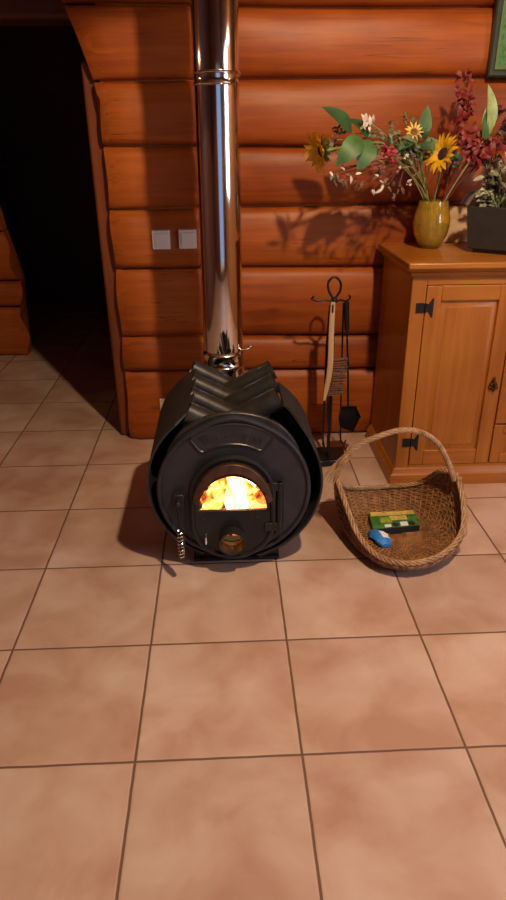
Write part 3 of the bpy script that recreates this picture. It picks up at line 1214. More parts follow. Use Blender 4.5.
# tongs on the left hook
ty2 = TY - 0.03
tg = thing('fire_tongs', 'slim black fire tongs hanging behind the pale brush on the tool stand', 'tongs', at(326, 452, ty2))
for s_ in (-1, 1):
    b = MB()
    b.tube(spline([at(330, 305, ty2 + 0.02), at(327.5 + s_, 350, ty2 + 0.02), at(326 + s_ * 2.0, 410, ty2), at(326 + s_ * 3.0, 440, ty2), at(326.5 + s_ * 1.0, 452, ty2)], 5), [0.0042] * 16 + [0.006] * 5, 7)
    b.build('arm', 'iron', tg)

# ------------------------------------------------------------------ pine cabinet
CX0, CX1, CF, CB = 0.945, 2.05, 0.94, 1.415
cab = thing('pine_cabinet', 'honey-coloured pine cabinet with black iron hinges against the log wall', 'cabinet', ((CX0 + CX1) / 2, (CF + CB) / 2, 0))
b = MB()
b.box(CX0, CX1, CF + 0.02, CB, 0.06, 0.885)
b.build('carcass', 'pine', cab, bevel=0.002)
# face frame: stiles and rails around the door openings
b = MB()
DX0, DX1 = 1.003, 1.343
b.box(CX0, DX0 - 0.002, CF, CF + 0.021, 0.06, 0.882)
b.build('stile', 'pine', cab, bevel=0.003)
b = MB()
b.box(CX1 - 0.055, CX1, CF, CF + 0.021, 0.06, 0.882)
b.build('stile', 'pine', cab, bevel=0.003)
b = MB()
b.box(DX0 - 0.002, CX1 - 0.055, CF + 0.001, CF + 0.021, 0.842, 0.882)
b.build('rail', 'pine_h', cab, bevel=0.002)
b = MB()
b.box(DX0 - 0.002, CX1 - 0.055, CF + 0.001, CF + 0.021, 0.06, 0.088)
b.build('rail', 'pine_h', cab, bevel=0.002)
# plinth with stepped moulding
b = MB()
pf = [(0.0, 0.0), (-0.020, 0.0), (-0.020, 0.050), (-0.012, 0.058), (-0.010, 0.068), (0.0, 0.078), (0.006, 0.078)]
rings = [[V((CX0 - 0.0, CF + y, z)) for y, z in pf], [V((CX1, CF + y, z)) for y, z in pf]]
rings[0] = [V((CX0 + y, CF + y, z)) for y, z in pf]
rb = [V((CX0 + y, CB, z)) for y, z in pf]
b.loft([rb, rings[0], rings[1]], True, True, True, False)
b.box(CX0 + 0.02, CX1, CF + 0.02, CB, 0.0, 0.062)
b.build('plinth', 'pine_h', cab, bevel=0.0015)
# crown moulding and top board
b = MB()
pf = [(0.004, 0.868), (-0.004, 0.872), (-0.010, 0.880), (-0.012, 0.890), (-0.026, 0.897), (-0.034, 0.908), (0.004, 0.908)]
rb = [V((CX0 + y, CB, z)) for y, z in pf]
ra = [V((CX0 + y, CF + y, z)) for y, z in pf]
rc = [V((CX1, CF + y, z)) for y, z in pf]
b.loft([rb, ra, rc], True, True, True, False)
b.build('crown_moulding', 'pine_h', cab, bevel=0.0015)
b = MB()
b.box(CX0 - 0.032, CX1 + 0.03, CF - 0.048, CB, 0.906, 0.931)
b.build('top_board', 'pine_h', cab, bevel=0.007, seg=3)


def panel_door(name, x0, x1, z0, z1, fw=0.058, rails=(0.058, 0.066)):
    y = CF - 0.002
    b = MB()
    b.box(x0 + 0.004, x1 - 0.004, y + 0.014, y + 0.02, z0 + 0.004, z1 - 0.004)
    d = b.build(name, 'pine', cab)
    for u0, u1 in ((x0, x0 + fw), (x1 - fw, x1)):
        b = MB()
        b.box(u0, u1, y, y + 0.0195, z0, z1)
        b.build(name + '_stile', 'pine', d, bevel=0.003)
    for w0, w1 in ((z1 - rails[0], z1), (z0, z0 + rails[1])):
        b = MB()
        b.box(x0 + fw, x1 - fw, y + 0.0003, y + 0.0195, w0, w1)
        b.build(name + '_rail', 'pine_h', d, bevel=0.003)
    b = MB()
    a, c_ = (x0 + fw, z0 + rails[1]), (x1 - fw, z1 - rails[0])

    def rr(i, yy):
        return [V((a[0] + i, yy, a[1] + i)), V((c_[0] - i, yy, a[1] + i)), V((c_[0] - i, yy, c_[1] - i)), V((a[0] + i, yy, c_[1] - i))]
    b.loft([rr(0, y + 0.013), rr(0.004, y + 0.013), rr(0.024, y + 0.005), rr(0.026, y + 0.003)], True, False, True, False)
    b.build('panel', 'pine', d)
    return d


d1 = panel_door('door', DX0, DX1, 0.090, 0.840)
d2 = panel_door('drawer', DX1 + 0.005, 1.66, 0.270, 0.840)
d3 = panel_door('drawer', DX1 + 0.005, 1.66, 0.090, 0.264, 0.04, (0.035, 0.04))
d4 = panel_door('door', 1.665, CX1 - 0.057, 0.090, 0.840)


def hinge(door_, zc, h=0.036):
    y = CF - 0.0045
    pts = [(-0.036, -0.5), (-0.006, -0.5), (-0.004, -0.42), (0.006, -0.42), (0.012, -0.45), (0.026, -1.05), (0.030, -1.0), (0.030, 1.0), (0.026, 1.05), (0.012, 0.45), (0.006, 0.42), (-0.004, 0.42), (-0.006, 0.5), (-0.036, 0.5)]
    f = [V((DX0 + x, y, zc + z * h)) for x, z in pts]
    b = MB()
    b.loft([f, [p + V((0, 0.004, 0)) for p in f]], True, True, True, False)
    b.tube([(DX0, y - 0.001, zc - h * 0.5), (DX0, y - 0.001, zc + h * 0.5)], 0.004, 8)
    for x, z in ((0.021, 0.6), (0.021, -0.6), (-0.022, 0)):
        b.ball((DX0 + x, y, zc + z * h), 0.003, 4)
    o = b.build('hinge', 'iron', door_)
    o['label'] = 'black iron butterfly hinge'


hinge(d1, 0.757)
hinge(d1, 0.195)


def pull(door_, c):
    b = MB()
    b.ball(c + V((0, -0.004, 0.020)), 0.008, 6, (0.8, 0.5, 1.6))
    b.lathe([(0.0, -0.018), (0.007, -0.016), (0.005, -0.006), (0.010, 0.0), (0.010, 0.003)], 14, 'y', c + V((0, 0.0, 0.010)))
    for dx, dz in ((-0.013, -0.012), (0.013, -0.012), (0, -0.020), (-0.008, 0.0), (0.008, 0.0)):
        b.ball(c + V((dx, -0.006, dz)), 0.0075, 6)
    b.tube([c + V((0, -0.012, 0.010)), c + V((0.004, -0.016, -0.006)), c + V((0, -0.014, -0.026))], 0.004, 7)
    o = b.build('pull', 'bronze', door_)
    o['label'] = 'ornate bronze drop pull'


pull(d1, at(493, 384, CF - 0.002))
pull(d2, V((1.50, CF - 0.002, 0.56)))
pull(d3, V((1.50, CF - 0.002, 0.178)))

# ------------------------------------------------------------------ things on the cabinet
TZP = 0.931
VX, VY = 1.090, 1.255
va = thing('glass_vase', 'amber glass vase half full of water on the pine cabinet, holding the bouquet', 'vase', (VX, VY, TZP))
prof_o = [(0.0, 0.0), (0.030, 0.0), (0.036, 0.004), (0.052, 0.022), (0.066, 0.052), (0.073, 0.085), (0.073, 0.115), (0.066, 0.145), (0.060, 0.165), (0.0585, 0.182)]
prof_i = [(0.0560, 0.182), (0.0575, 0.165), (0.0635, 0.145), (0.0705, 0.115), (0.0705, 0.085), (0.0635, 0.053), (0.049, 0.025), (0.030, 0.010), (0.0, 0.009)]
b = MB()
b.lathe(prof_o + prof_i, 48, 'z', (VX, VY, TZP))
b.build('vase_body', 'amber', va)
b = MB()
wp = [(0.0, 0.0095)] + [(r - 0.0006, h) for r, h in reversed(prof_i[3:-1])] + [(0.0690, 0.094), (0.0, 0.094)]
wp = [(0.0, 0.0098), (0.0292, 0.0106), (0.0483, 0.0255), (0.0628, 0.0535), (0.0698, 0.0852), (0.0699, 0.094), (0.0, 0.094)]
b.lathe(wp, 40, 'z', (VX, VY, TZP))
b.build('water', 'water', va)

NECK = V((VX, VY, TZP + 0.18))
FOOT = V((VX, VY, TZP + 0.02))


def in_vase(target, k, mid=None, n=8):
    """stem path from the vase bottom through the neck to a target"""
    a = (k * 2.399) % (2 * PI)
    off = V((math.cos(a), math.sin(a), 0))
    pts = [FOOT - off * 0.022, NECK + off * 0.038]
    dirx = target - NECK
    if dirx.length > 0:
        pts[1] = NECK + V((dirx.x, dirx.y, 0)).normalized() * 0.040 + off * 0.008
    if mid is not None:
        pts.append(mid)
    pts.append(target)
    return spline(pts, n)


def petals_ring(b, c, nrm, r0, r1, n, width, cone=0.2, jit=0.15, bend=0.1):
    nrm = V(nrm).normalized()
    u = nrm.orthogonal().normalized()
    w = nrm.cross(u)
    for i in range(n):
        a = 2 * PI * (i + random.uniform(-jit, jit)) / n
        d = u * math.cos(a) + w * math.sin(a)
        L_ = r1 * random.uniform(0.82, 1.12)
        cn = cone + random.uniform(-0.15, 0.15)
        b.leaf(c + d * r0, c + d * (r0 + L_) + nrm * L_ * cn, width * random.uniform(0.8, 1.15), nrm, bend, 0.2, 5)


def sunflower(label, c, nrm, r_disc, r_pet, k, mid=None, petal='petal', disc='seed', n=17, stem='stem', leaves=(), width=None, cone=0.25):
    nrm = V(nrm).normalized()
    t = thing('sunflower', label, 'flower', tuple(FOOT), 'sunflowers in the vase')
    b = MB()
    path = in_vase(c - nrm * 0.012, k, mid)
    b.tube(path, [0.0042] * (len(path) - 3) + [0.005, 0.006, 0.009], 8)
    b.build('stem', stem, t)
    b = MB()
    u = nrm.orthogonal().normalized()
    w = nrm.cross(u)
    rings = []
    for i in range(7):
        a = (PI / 2) * i / 6
        rings.append([c + (u * math.cos(2 * PI * j / 24) + w * math.sin(2 * PI * j / 24)) * r_disc * max(math.cos(a), 0.01) + nrm * r_disc * 0.38 * math.sin(a) for j in range(24)])
    b.loft(rings, True, True, False)
    b.build('flower_disc', disc, t)
    b = MB()
    wd = width or r_pet * 0.36
    petals_ring(b, c, nrm, r_disc * 0.8, r_pet, n, wd, cone)
    petals_ring(b, c - nrm * 0.004, nrm, r_disc * 0.8, r_pet * 0.95, n, wd, cone - 0.15)
    b.build('petals', petal, t)
    b = MB()
    petals_ring(b, c - nrm * 0.010, nrm, r_disc * 0.45, r_pet * 0.75, 13, wd * 0.9, -0.15)
    b.build('sepals', 'leaf', t)
    for lf in leaves:
        b = MB()
        b.leaf(*lf[:4], *lf[4:5])
        b.build('leaf', lf[5] if len(lf) > 5 else 'leaf', t)
    return t


def L5(p, q, w, y0, y1, n=(0, -1, 0.35), bend=0.12, mat='leaf'):
    return (at(*p, y0), at(*q, y1), w, n, bend, mat)


c_a = at(443, 154, 1.13)
sunflower('wide open yellow sunflower with dark centre above the right of the amber vase', c_a, (-0.86, -0.42, 0.34), 0.024, 0.054, 1,
          leaves=[L5((441, 160), (431, 137), 0.055, 1.17, 1.18, mat='leaf')])
c_b = at(321, 151, 1.03)
sunflower('drooping sunflower at the far left tip of the bouquet, seen from the side', c_b, (-0.90, -0.30, -0.22), 0.019, 0.056, 2,
          mid=at(392, 146, 1.16), n=16, cone=0.55,
          leaves=[L5((352, 133), (323, 106), 0.062, 1.08, 1.05, (0.2, -0.8, 0.6), 0.12, 'leaf_dark'),
                  L5((368, 138), (349, 118), 0.060, 1.10, 1.12, (0.3, -0.6, 0.7), 0.15, 'leaf_dark'),
                  L5((370, 140), (358, 172), 0.075, 1.08, 1.04, (0.1, -0.9, 0.2), 0.15, 'leaf'),
                  L5((362, 138), (336, 166), 0.075, 1.06, 1.02, (0.0, -0.9, 0.35), 0.2, 'leaf')])
c_c = at(414, 132, 1.15)
sunflower('small half-open sunflower with pale petals at the top middle of the bouquet', c_c, (-0.1, -0.85, 0.5), 0.014, 0.024, 3,
          petal='petal_pale', disc='seed_pale', n=12, cone=0.5,
          leaves=[L5((421, 140), (428, 105), 0.055, 1.18, 1.2, (0.1, -1, 0.1), 0.05, 'leaf'),
                  L5((414, 140), (398, 150), 0.035, 1.14, 1.1, (0, -0.8, 0.6), 0.1, 'leaf_dark'),
                  L5((418, 142), (402, 137), 0.030, 1.14, 1.12, (0, -0.8, 0.6), 0.1, 'leaf_grey'),
                  L5((420, 145), (432, 150), 0.03, 1.14, 1.12, (0, -0.8, 0.6), 0.1, 'leaf_dark')])


def sprig(name, label, cat, tips, k, stem, lmat, lsize, group, mid=None, count=7, spread=0.03, aspect=0.4, r=0.0022, droop=0.0):
    t = thing(name, label, cat, tuple(FOOT), group)
    main = in_vase(tips[0], k, mid)
    b = MB()
    b.tube(main, r, 6)
    fork = main[int(len(main) * 0.62)]
    ends = [tips[0]]
    for q in tips[1:]:
        b.tube(spline([fork, (fork + q) / 2 + V((0, 0, 0.012)), q], 6), r * 0.75, 5)
        ends.append(q)
    b.build('stem', stem, t)
    b = MB()
    for e_ in ends:
        for i in range(count):
            d = V((random.gauss(0, 1), random.gauss(0, 0.8), random.gauss(0, 1) - droop)).normalized()
            p = e_ + V((random.uniform(-1, 1), random.uniform(-1, 1), random.uniform(-1, 1))) * spread
            L_ = lsize * random.uniform(0.7, 1.25)
            b.leaf(p, p + d * L_, L_ * aspect, V((random.uniform(-0.5, 0.5), -1, random.uniform(-0.3, 0.8))), 0.15, 0.2, 4)
    b.build('leaves' if cat != 'flower' else 'petals', lmat, t)
    return t


G1 = 'sprigs in the bouquet'
sprig('white_sprig', 'sprig of whitish buds above the big leaves at the left of the bouquet', 'sprig', [at(366, 121, 1.08), at(372, 124, 1.09)], 4, 'stem_pale', 'white_petal', 0.034, G1, count=4, spread=0.010, aspect=0.42, mid=at(395, 148, 1.17))
sprig('white_sprig', 'sprig of drooping whitish leaflets hanging below the left leaves of the bouquet', 'sprig', [at(333, 172, 1.03), at(352, 172, 1.02), at(378, 178, 1.04), at(370, 192, 1.04), at(384, 186, 1.06), at(343, 168, 1.04)], 5, 'stem_red', 'white_petal', 0.026, G1, count=2, spread=0.012, aspect=0.34, mid=at(400, 160, 1.14), droop=1.0)
sprig('white_sprig', 'sprig of tiny white buds close to the neck of the vase', 'sprig', [at(405, 158, 1.12), at(409, 184, 1.14), at(401, 168, 1.10)], 6, 'stem_pale', 'white_petal', 0.018, G1, count=3, spread=0.010, aspect=0.45, mid=at(418, 170, 1.2))
sprig('green_sprig', 'grey-green sprig of small leaves behind the left sunflower head', 'sprig', [at(334, 140, 1.07), at(340, 131, 1.08), at(331, 150, 1.06)], 7, 'stem', 'leaf_grey', 0.024, G1, count=8, spread=0.014, aspect=0.4, mid=at(396, 143, 1.17))
sprig('green_sprig', 'dark green feathery sprig in the middle of the bouquet above the vase', 'sprig', [at(402, 148, 1.13), at(411, 152, 1.14), at(396, 140, 1.13), at(420, 156, 1.15)], 8, 'stem', 'leaf_dark', 0.030, G1, count=10, spread=0.020, aspect=0.3)
sprig('brown_sprig', 'brown-green sprig with thin leaves rising behind the small pale sunflower', 'sprig', [at(404, 116, 1.18), at(410, 120, 1.18), at(392, 128, 1.17)], 9, 'stem_pale', 'leaf_grey', 0.024, G1, count=6, spread=0.016, aspect=0.3)
sprig('pink_flower', 'crimson cluster flower among the leaves left of the amber vase', 'flower', [at(390, 152, 1.08), at(393, 157, 1.08), at(386, 149, 1.08)], 10, 'stem', 'pink', 0.020, G1, count=14, spread=0.014, aspect=0.6)
sprig('brown_sprig', 'reddish brown sprig of thin drooping leaves under the big green leaves at the left', 'sprig', [at(345, 178, 1.06), at(360, 182, 1.06), at(378, 172, 1.07), at(390, 182, 1.09), at(398, 190, 1.10), at(385, 168, 1.07), at(336, 176, 1.05)], 16, 'stem_red', 'dry_leaf', 0.034, G1, count=5, spread=0.016, aspect=0.32, mid=at(402, 160, 1.15), droop=0.9)
sprig('green_sprig', 'dark green sprig of pointed leaves behind the open sunflower', 'sprig', [at(426, 140, 1.19), at(432, 150, 1.2), at(418, 146, 1.2), at(455, 160, 1.19)], 17, 'stem', 'leaf_dark', 0.040, G1, count=8, spread=0.022, aspect=0.42)
sprig('green_sprig', 'loose grey-green sprig draped along the stems left of the small pale sunflower', 'sprig', [at(398, 136, 1.15), at(384, 138, 1.13), at(376, 150, 1.10), at(405, 162, 1.14), at(374, 132, 1.12)], 18, 'stem', 'leaf_grey', 0.030, G1, count=8, spread=0.018, aspect=0.36, mid=at(408, 150, 1.18))
GR = 'red leaf sprays in the vase'
sprig('red_leaf_spray', 'tallest upright spray of dark red leaves, below the corner of the picture frame', 'spray', [at(461, 104, 1.22), at(465, 112, 1.22), at(459, 94, 1.22), at(466, 77, 1.23), at(470, 98, 1.22), at(456, 127, 1.21), at(463, 120, 1.21)], 11, 'stem_red', 'red_leaf', 0.032, GR, count=10, spread=0.018, aspect=0.5)
sprig('red_leaf_spray', 'wide spray of dark red leaves right of the open sunflower', 'spray', [at(474, 148, 1.19), at(482, 140, 1.19), at(468, 150, 1.19), at(486, 152, 1.18), at(494, 146, 1.18), at(466, 138, 1.2), at(478, 158, 1.18)], 12, 'stem_red', 'red_leaf', 0.038, GR, count=12, spread=0.020, aspect=0.5)
sprig('red_leaf_spray', 'dark red leaf spray reaching to the right edge above the dark planter', 'spray', [at(500, 130, 1.2), at(504, 142, 1.2), at(498, 152, 1.2), at(508, 122, 1.2), at(503, 112, 1.2)], 13, 'stem_red', 'burgundy', 0.030, GR, count=10, spread=0.020, aspect=0.5)
sprig('red_leaf_spray', 'low sparse red spray with long bare stems leaning right from the vase neck', 'spray', [at(478, 160, 1.2), at(470, 158, 1.21), at(486, 158, 1.19)], 14, 'stem_red', 'red_leaf', 0.020, GR, count=5, spread=0.012, aspect=0.5)
# tall pale green flag leaf
t = thing('flag_leaf', 'tall pale green leaf standing upright right of the red sprays', 'leaf', tuple(FOOT), G1)
b = MB()
b.tube(in_vase(at(489, 132, 1.17), 15), 0.003, 6)
b.build('stem', 'stem_pale', t)
b = MB()
b.leaf(at(489, 133, 1.17), at(489, 84, 1.18), 0.046, (0.3, -1, 0), 0.10, 0.3, 8, 1.1)
b.leaf(at(488, 136, 1.165), at(487, 106, 1.165), 0.040, (-0.4, -1, 0), 0.10, 0.3, 8, 1.1)
b.build('blade', 'leaf_pale', t)
b = MB()
b.leaf(at(486, 140, 1.165), at(486, 112, 1.155), 0.045, (0.2, -1, 0.1), 0.06, 0.2, 6, 1.0)
b.build('lower_leaf', 'leaf', t)

# dark planter
pc_ = V((1.322, 1.135, TZP))
pl = thing('planter', 'square charcoal planter standing cornerwise on the cabinet right of the vase', 'planter', tuple(pc_))
rm = Matrix.Rotation(math.radians(-38), 4, 'Z')


def sq(h, z, y=0):
    return [pc_ + rm @ V((x * h, y_ * h, z)) for x, y_ in ((-1, -1), (1, -1), (1, 1), (-1, 1))]


b = MB()
b.loft([sq(0.086, 0.016), sq(0.103, 0.172), sq(0.096, 0.172), sq(0.082, 0.04)], True, True, True, False)
b.build('pot_body', 'pot', pl, bevel=0.003)
b = MB()
b.loft([sq(0.070, 0.0), sq(0.070, 0.017)], True, True, True, False)
b.build('pot_foot', 'pot', pl, bevel=0.003)
b = MB()
b.loft([sq(0.092, 0.140), sq(0.093, 0.155)], True, True, True, False)
so = b.build('soil', 'soil', pl)
pt = thing('potted_plant', 'leafy plant with silver and burgundy leaves growing in the charcoal planter', 'plant', tuple(pc_ + V((0, 0, 0.155))))
b = MB()
bs = [MB(), MB(), MB()]
for i in range(38):
    a = random.uniform(0, 2 * PI)
    r = random.uniform(0.02, 0.10)
    root = pc_ + V((math.cos(a) * r * 0.4, math.sin(a) * r * 0.4, 0.15))
    tip = pc_ + V((math.cos(a) * r, math.sin(a) * r, random.uniform(0.19, 0.35)))
    b.tube(spline([root, (root + tip) / 2 + V((0, 0, 0.01)), tip], 4), 0.0018, 5)
    kind = random.choice((0, 0, 1, 2, 2))
    for k in range(10):
        d = V((random.gauss(0, 1), random.gauss(0, 1), random.gauss(0.2, 0.7))).normalized()
        p = root + (tip - root) * random.uniform(0.5, 1.0)
        L_ = random.uniform(0.026, 0.05)
        bs[kind].leaf(p, p + d * L_, L_ * 0.42, V((random.uniform(-0.4, 0.4), -1, 0.6)), 0.15, 0.2, 4)
# fringed burgundy leaf hanging over the left corner
cl = at(463, 203, 1.17)
for i in range(14):
    p = at(464 + i * 0.9, 204 - 12 * math.sin(PI * 0.5 * i / 13), 1.16)
    bs[2].leaf(p, p + V((-0.018, -0.008, 0.008)), 0.010, (0, -1, 0.3), 0.1, 0.2, 4)
    bs[2].leaf(p, p + V((0.028, 0.0, 0.006)), 0.018, (0, -1, 0.3), 0.1, 0.2, 4)
b.build('stems', 'stem', pt)
for bb, nm, mt in zip(bs, ('silver_leaves', 'green_leaves', 'burgundy_leaves'), ('silver_leaf', 'leaf_grey', 'burgundy')):
    o = bb.build(nm, mt, pt)
# pale board leaning on the wall
b = MB()
q0, q1 = at(440, 243, 1.412), at(470, 206, 1.418)
mt = Matrix.Translation(V(((q0.x + q1.x) / 2, 1.398, TZP))) @ Matrix.Rotation(math.radians(-4), 4, 'X')
b.box(-0.075, 0.085, -0.007, 0.007, 0.0, q1.z - TZP - 0.0, mt)
o = b.build('wooden_board', 'pale_board', None, bevel=0.003, org=((q0.x + q1.x) / 2, 1.398, TZP))
tag(o, 'pale wooden board leaning on the logs between vase and planter', 'board')

# ------------------------------------------------------------------ framed picture
pf_ = thing('picture_frame', 'dark framed green picture hanging on the logs above the bouquet', 'picture', (1.50, 1.428, 1.55))
fx0, fz0 = at(487, 77, 1.42).x, at(490, 77, 1.42).z
fx1, fz1 = fx0 + 0.42, fz0 + 0.52
b = MB()


def fr(i, yy):
    return [V((fx0 + i, yy, fz0 + i)), V((fx1 - i, yy, fz0 + i)), V((fx1 - i, yy, fz1 - i)), V((fx0 + i, yy, fz1 - i))]


b.loft([fr(0, 1.436), fr(0, 1.414), fr(0.006, 1.410), fr(0.020, 1.412), fr(0.026, 1.418), fr(0.026, 1.432), fr(0, 1.436)], True, False, False, False)
b.build('frame', 'frame', pf_)
b = MB()
b.loft([fr(0.022, 1.428), fr(0.026, 1.421), fr(0.040, 1.424), fr(0.042, 1.428)], True, False, False, False)
b.build('fillet', 'frame_in', pf_)
b = MB()
b.loft([fr(0.038, 1.427), fr(0.038, 1.433)], True, True, True, False)
b.cur = 1
random.seed(11)
for i in range(9):
    x = fx0 + 0.10 + 0.028 * i
    z = fz0 + 0.12 + 0.05 * math.sin(i * 2.2) + 0.02 * i
    cpt = V((x, 1.4262, z))
    n = 12
    b._add([cpt] + [cpt + V((0.026 * math.cos(2 * PI * j / n) * (1 + 0.2 * math.sin(3 * j)), 0, 0.024 * math.sin(2 * PI * j / n))) for j in range(n)], [(0, 1 + j, 1 + (j + 1) % n) for j in range(n)], False)
b.build('art_print', ['green_print', 'yellow_print'], pf_)

# ------------------------------------------------------------------ log basket
random.seed(5)
BC = V((0.855, 0.520, 0))
bk = thing('log_basket', 'wicker log basket with a high arched handle on the tiles between stove and cabinet', 'basket', tuple(BC))
RIM_K = [  # angle in degrees, point on the rim
    (0, (1.074, 0.560, 0.215)), (28, (1.040, 0.655, 0.205)), (50, (0.985, 0.725, 0.120)), (90, (0.865, 0.765, 0.085)), (135, (0.715, 0.735, 0.100)),
    (162, (0.655, 0.660, 0.165)), (180, (0.638, 0.590, 0.212)), (198, (0.655, 0.520, 0.165)), (222, (0.686, 0.410, 0.095)), (250, (0.740, 0.305, 0.072)), (280, (0.835, 0.265, 0.070)),
    (310, (0.955, 0.300, 0.082)), (335, (1.050, 0.400, 0.120))]


def rim_at(deg):
    deg %= 360
    n = len(RIM_K)
    for i in range(n):
        a0, p1 = RIM_K[i]
        a1, p2 = RIM_K[(i + 1) % n]
        if i == n - 1:
            a1 += 360
        if a0 <= deg <= a1 or (i == n - 1 and deg >= a0):
            t = (deg - a0) / (a1 - a0)
            p0 = V(RIM_K[i - 1][1])
            p3 = V(RIM_K[(i + 2) % n][1])
            p1, p2 = V(p1), V(p2)
            return 0.5 * ((2 * p1) + (p2 - p0) * t + (2 * p0 - 5 * p1 + 4 * p2 - p3) * t * t + (3 * p1 - p0 - 3 * p2 + p3) * t ** 3)
    return V(RIM_K[0][1])


def wall_at(deg, s_):
    """s_=0 centre of the base, 0.5 base edge, 1 rim"""
    a = math.radians(deg)
    rp = rim_at(deg)
    cen = V((0.855, 0.515, 0.012))
    edge = cen + V((0.175 * math.cos(a), 0.165 * math.sin(a), 0.0))
    # base edge leans towards the rim point
    edge = edge * 0.75 + V((cen.x + (rp.x - cen.x) * 0.8, cen.y + (rp.y - cen.y) * 0.8, 0.012)) * 0.25
    if s_ <= 0.5:
        t = s_ / 0.5
        return cen + (edge - cen) * t
    t = (s_ - 0.5) / 0.5
    out = V((rp.x - edge.x, rp.y - edge.y, 0))
    hor = math.sin(t * PI / 2) ** 1.0
    ver = 1 - math.cos(t * PI / 2)
    bul = 0.004 * math.sin(PI * t)
    od = out.normalized() if out.length > 1e-5 else V((0, 0, 0))
    return V((edge.x + out.x * hor + od.x * bul, edge.y + out.y * hor + od.y * bul, 0.012 + (rp.z - 0.012) * (0.55 * ver + 0.45 * t)))


NA = 112
b = MB()
rings = [[wall_at(360 * j / NA, s_) + V((0, 0, -0.002)) for j in range(NA)] for s_ in [0.02 + 0.98 * i / 24 for i in range(25)]]
b.loft(rings, True, True, False)
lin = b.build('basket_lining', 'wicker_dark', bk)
b = MB()
NR = 34
NS = 56          # stakes
for i in range(2, NR + 1):
    s_ = 0.03 + 0.96 * i / NR
    path = []
    n = NS * 3
    for j in range(n):
        dg_ = 360 * j / n
        p = wall_at(dg_, s_)
        q = wall_at(dg_, min(1, s_ + 0.03)) - wall_at(dg_, s_ - 0.03)
        tz = wall_at(dg_ + 1, s_) - wall_at(dg_ - 1, s_)
        nn = tz.cross(q)
        if nn.length > 1e-9:
            nn.normalize()
        p = p + nn * (0.0032 * math.sin(2 * PI * j / 6 + PI * i) + 0.0015)
        path.append(p)
    b.tube(path, 0.0036 + 0.0006 * math.sin(i * 3.3), 5, True)
b.build('weave', 'wicker', bk)
b = MB()
for j in range(NS):
    dg_ = 360 * (j + 0.25) / NS
    b.tube([wall_at(dg_, 0.1 + 0.9 * k / 10) + V((0, 0, 0.002)) for k in range(11)], 0.0030, 5)
b.build('stakes', 'wicker', bk)
b = MB()
for s_ in range(4):
    path = []
    n = 260
    for j in range(n):
        dg_ = 360 * j / n
        p = rim_at(dg_)
        tz = (rim_at(dg_ + 1) - rim_at(dg_ - 1)).normalized()
        u = V((0, 0, 1)) - tz * tz.z
        u.normalize()
        w = tz.cross(u)
        a = 2 * PI * (18 * j / n) + s_ * PI / 2
        path.append(p + (u * math.cos(a) + w * math.sin(a)) * 0.0062)
    b.tube(path, 0.0040, 6, True)
b.build('braided_rim', 'wicker_rim', bk)
# handle
HK = [(0.640, 0.590, 0.14), (0.634, 0.592, 0.235), (0.660, 0.598, 0.300), (0.725, 0.602, 0.357), (0.845, 0.604, 0.399), (0.930, 0.600, 0.392), (0.992, 0.592, 0.350), (1.032, 0.580, 0.285), (1.062, 0.566, 0.212)]
hs_ = spline(HK, 14)
b = MB()
for s_ in range(5):
    path = []
    m = len(hs_)
    for j in range(m):
        tz = (hs_[min(j + 1, m - 1)] - hs_[max(j - 1, 0)]).normalized()
        u = V((0, 1, 0)) - tz * tz.y
        u.normalize()
        w = tz.cross(u)
        a = 2 * PI * (9 * j / m) + s_ * 2 * PI / 5
        path.append(hs_[j] + (u * math.cos(a) + w * math.sin(a)) * 0.0066)
    b.tube(path, 0.0044, 6)
# rods wrapped over the ends
for k in range(6):
    p0 = V(HK[2]) + V((0.006 * random.uniform(-1, 1), 0.012 * (k - 2.5), 0))
    b.tube(spline([p0 + V((0.03, 0, 0.035)), p0, p0 + V((-0.030 - 0.006 * k, -0.004 * k, -0.055)), p0 + V((-0.045 - 0.008 * k, -0.012 - 0.004 * k, -0.085))], 5), [0.0032] * 12 + [0.0025, 0.002, 0.0015, 0.001], 5)
for k in range(8):
    t0 = rim_at(-26 + k * 7)
    b.tube(spline([V(HK[7]) + V((-0.004 + 0.002 * k, 0.0, 0.0)), V(HK[8]) + V((0.010, -0.014 + 0.004 * k, 0.005)), t0 + V((0.012, 0, 0.006)), t0 + V((0.0, -0.02, -0.025))], 5), 0.0034, 5)
b.build('handle', 'wicker_rim', bk)

# firelighter box and small blue packet inside the basket
bx = at(0, 0, 1)
FZ = 0.019
p00, p10, p11, p01 = V((0.766, 0.520, FZ)), V((0.945, 0.538, FZ)), V((0.952, 0.648, FZ)), V((0.776, 0.640, FZ))
bxo = thing('firelighter_box', 'green and yellow firelighter box with dark sides lying in the wicker basket', 'box', tuple((p00 + p11) / 2))
b = MB()
H = 0.024
b.loft([[p00, p10, p11, p01], [p + V((0, 0, H)) for p in (p00, p10, p11, p01)]], True, True, True, False)
b.build('carton', 'box_dark', bxo, bevel=0.0015)
b = MB()


def on_top(u, v, z=H + 0.0004):
    return p00 * (1 - u) * (1 - v) + p10 * u * (1 - v) + p11 * u * v + p01 * (1 - u) * v + V((0, 0, z))


def quad(b, u0, u1, v0, v1, mat, z):
    b.cur = mat
    b._add([on_top(u0, v0, z), on_top(u1, v0, z), on_top(u1, v1, z), on_top(u0, v1, z)], [(0, 1, 2, 3)], False)


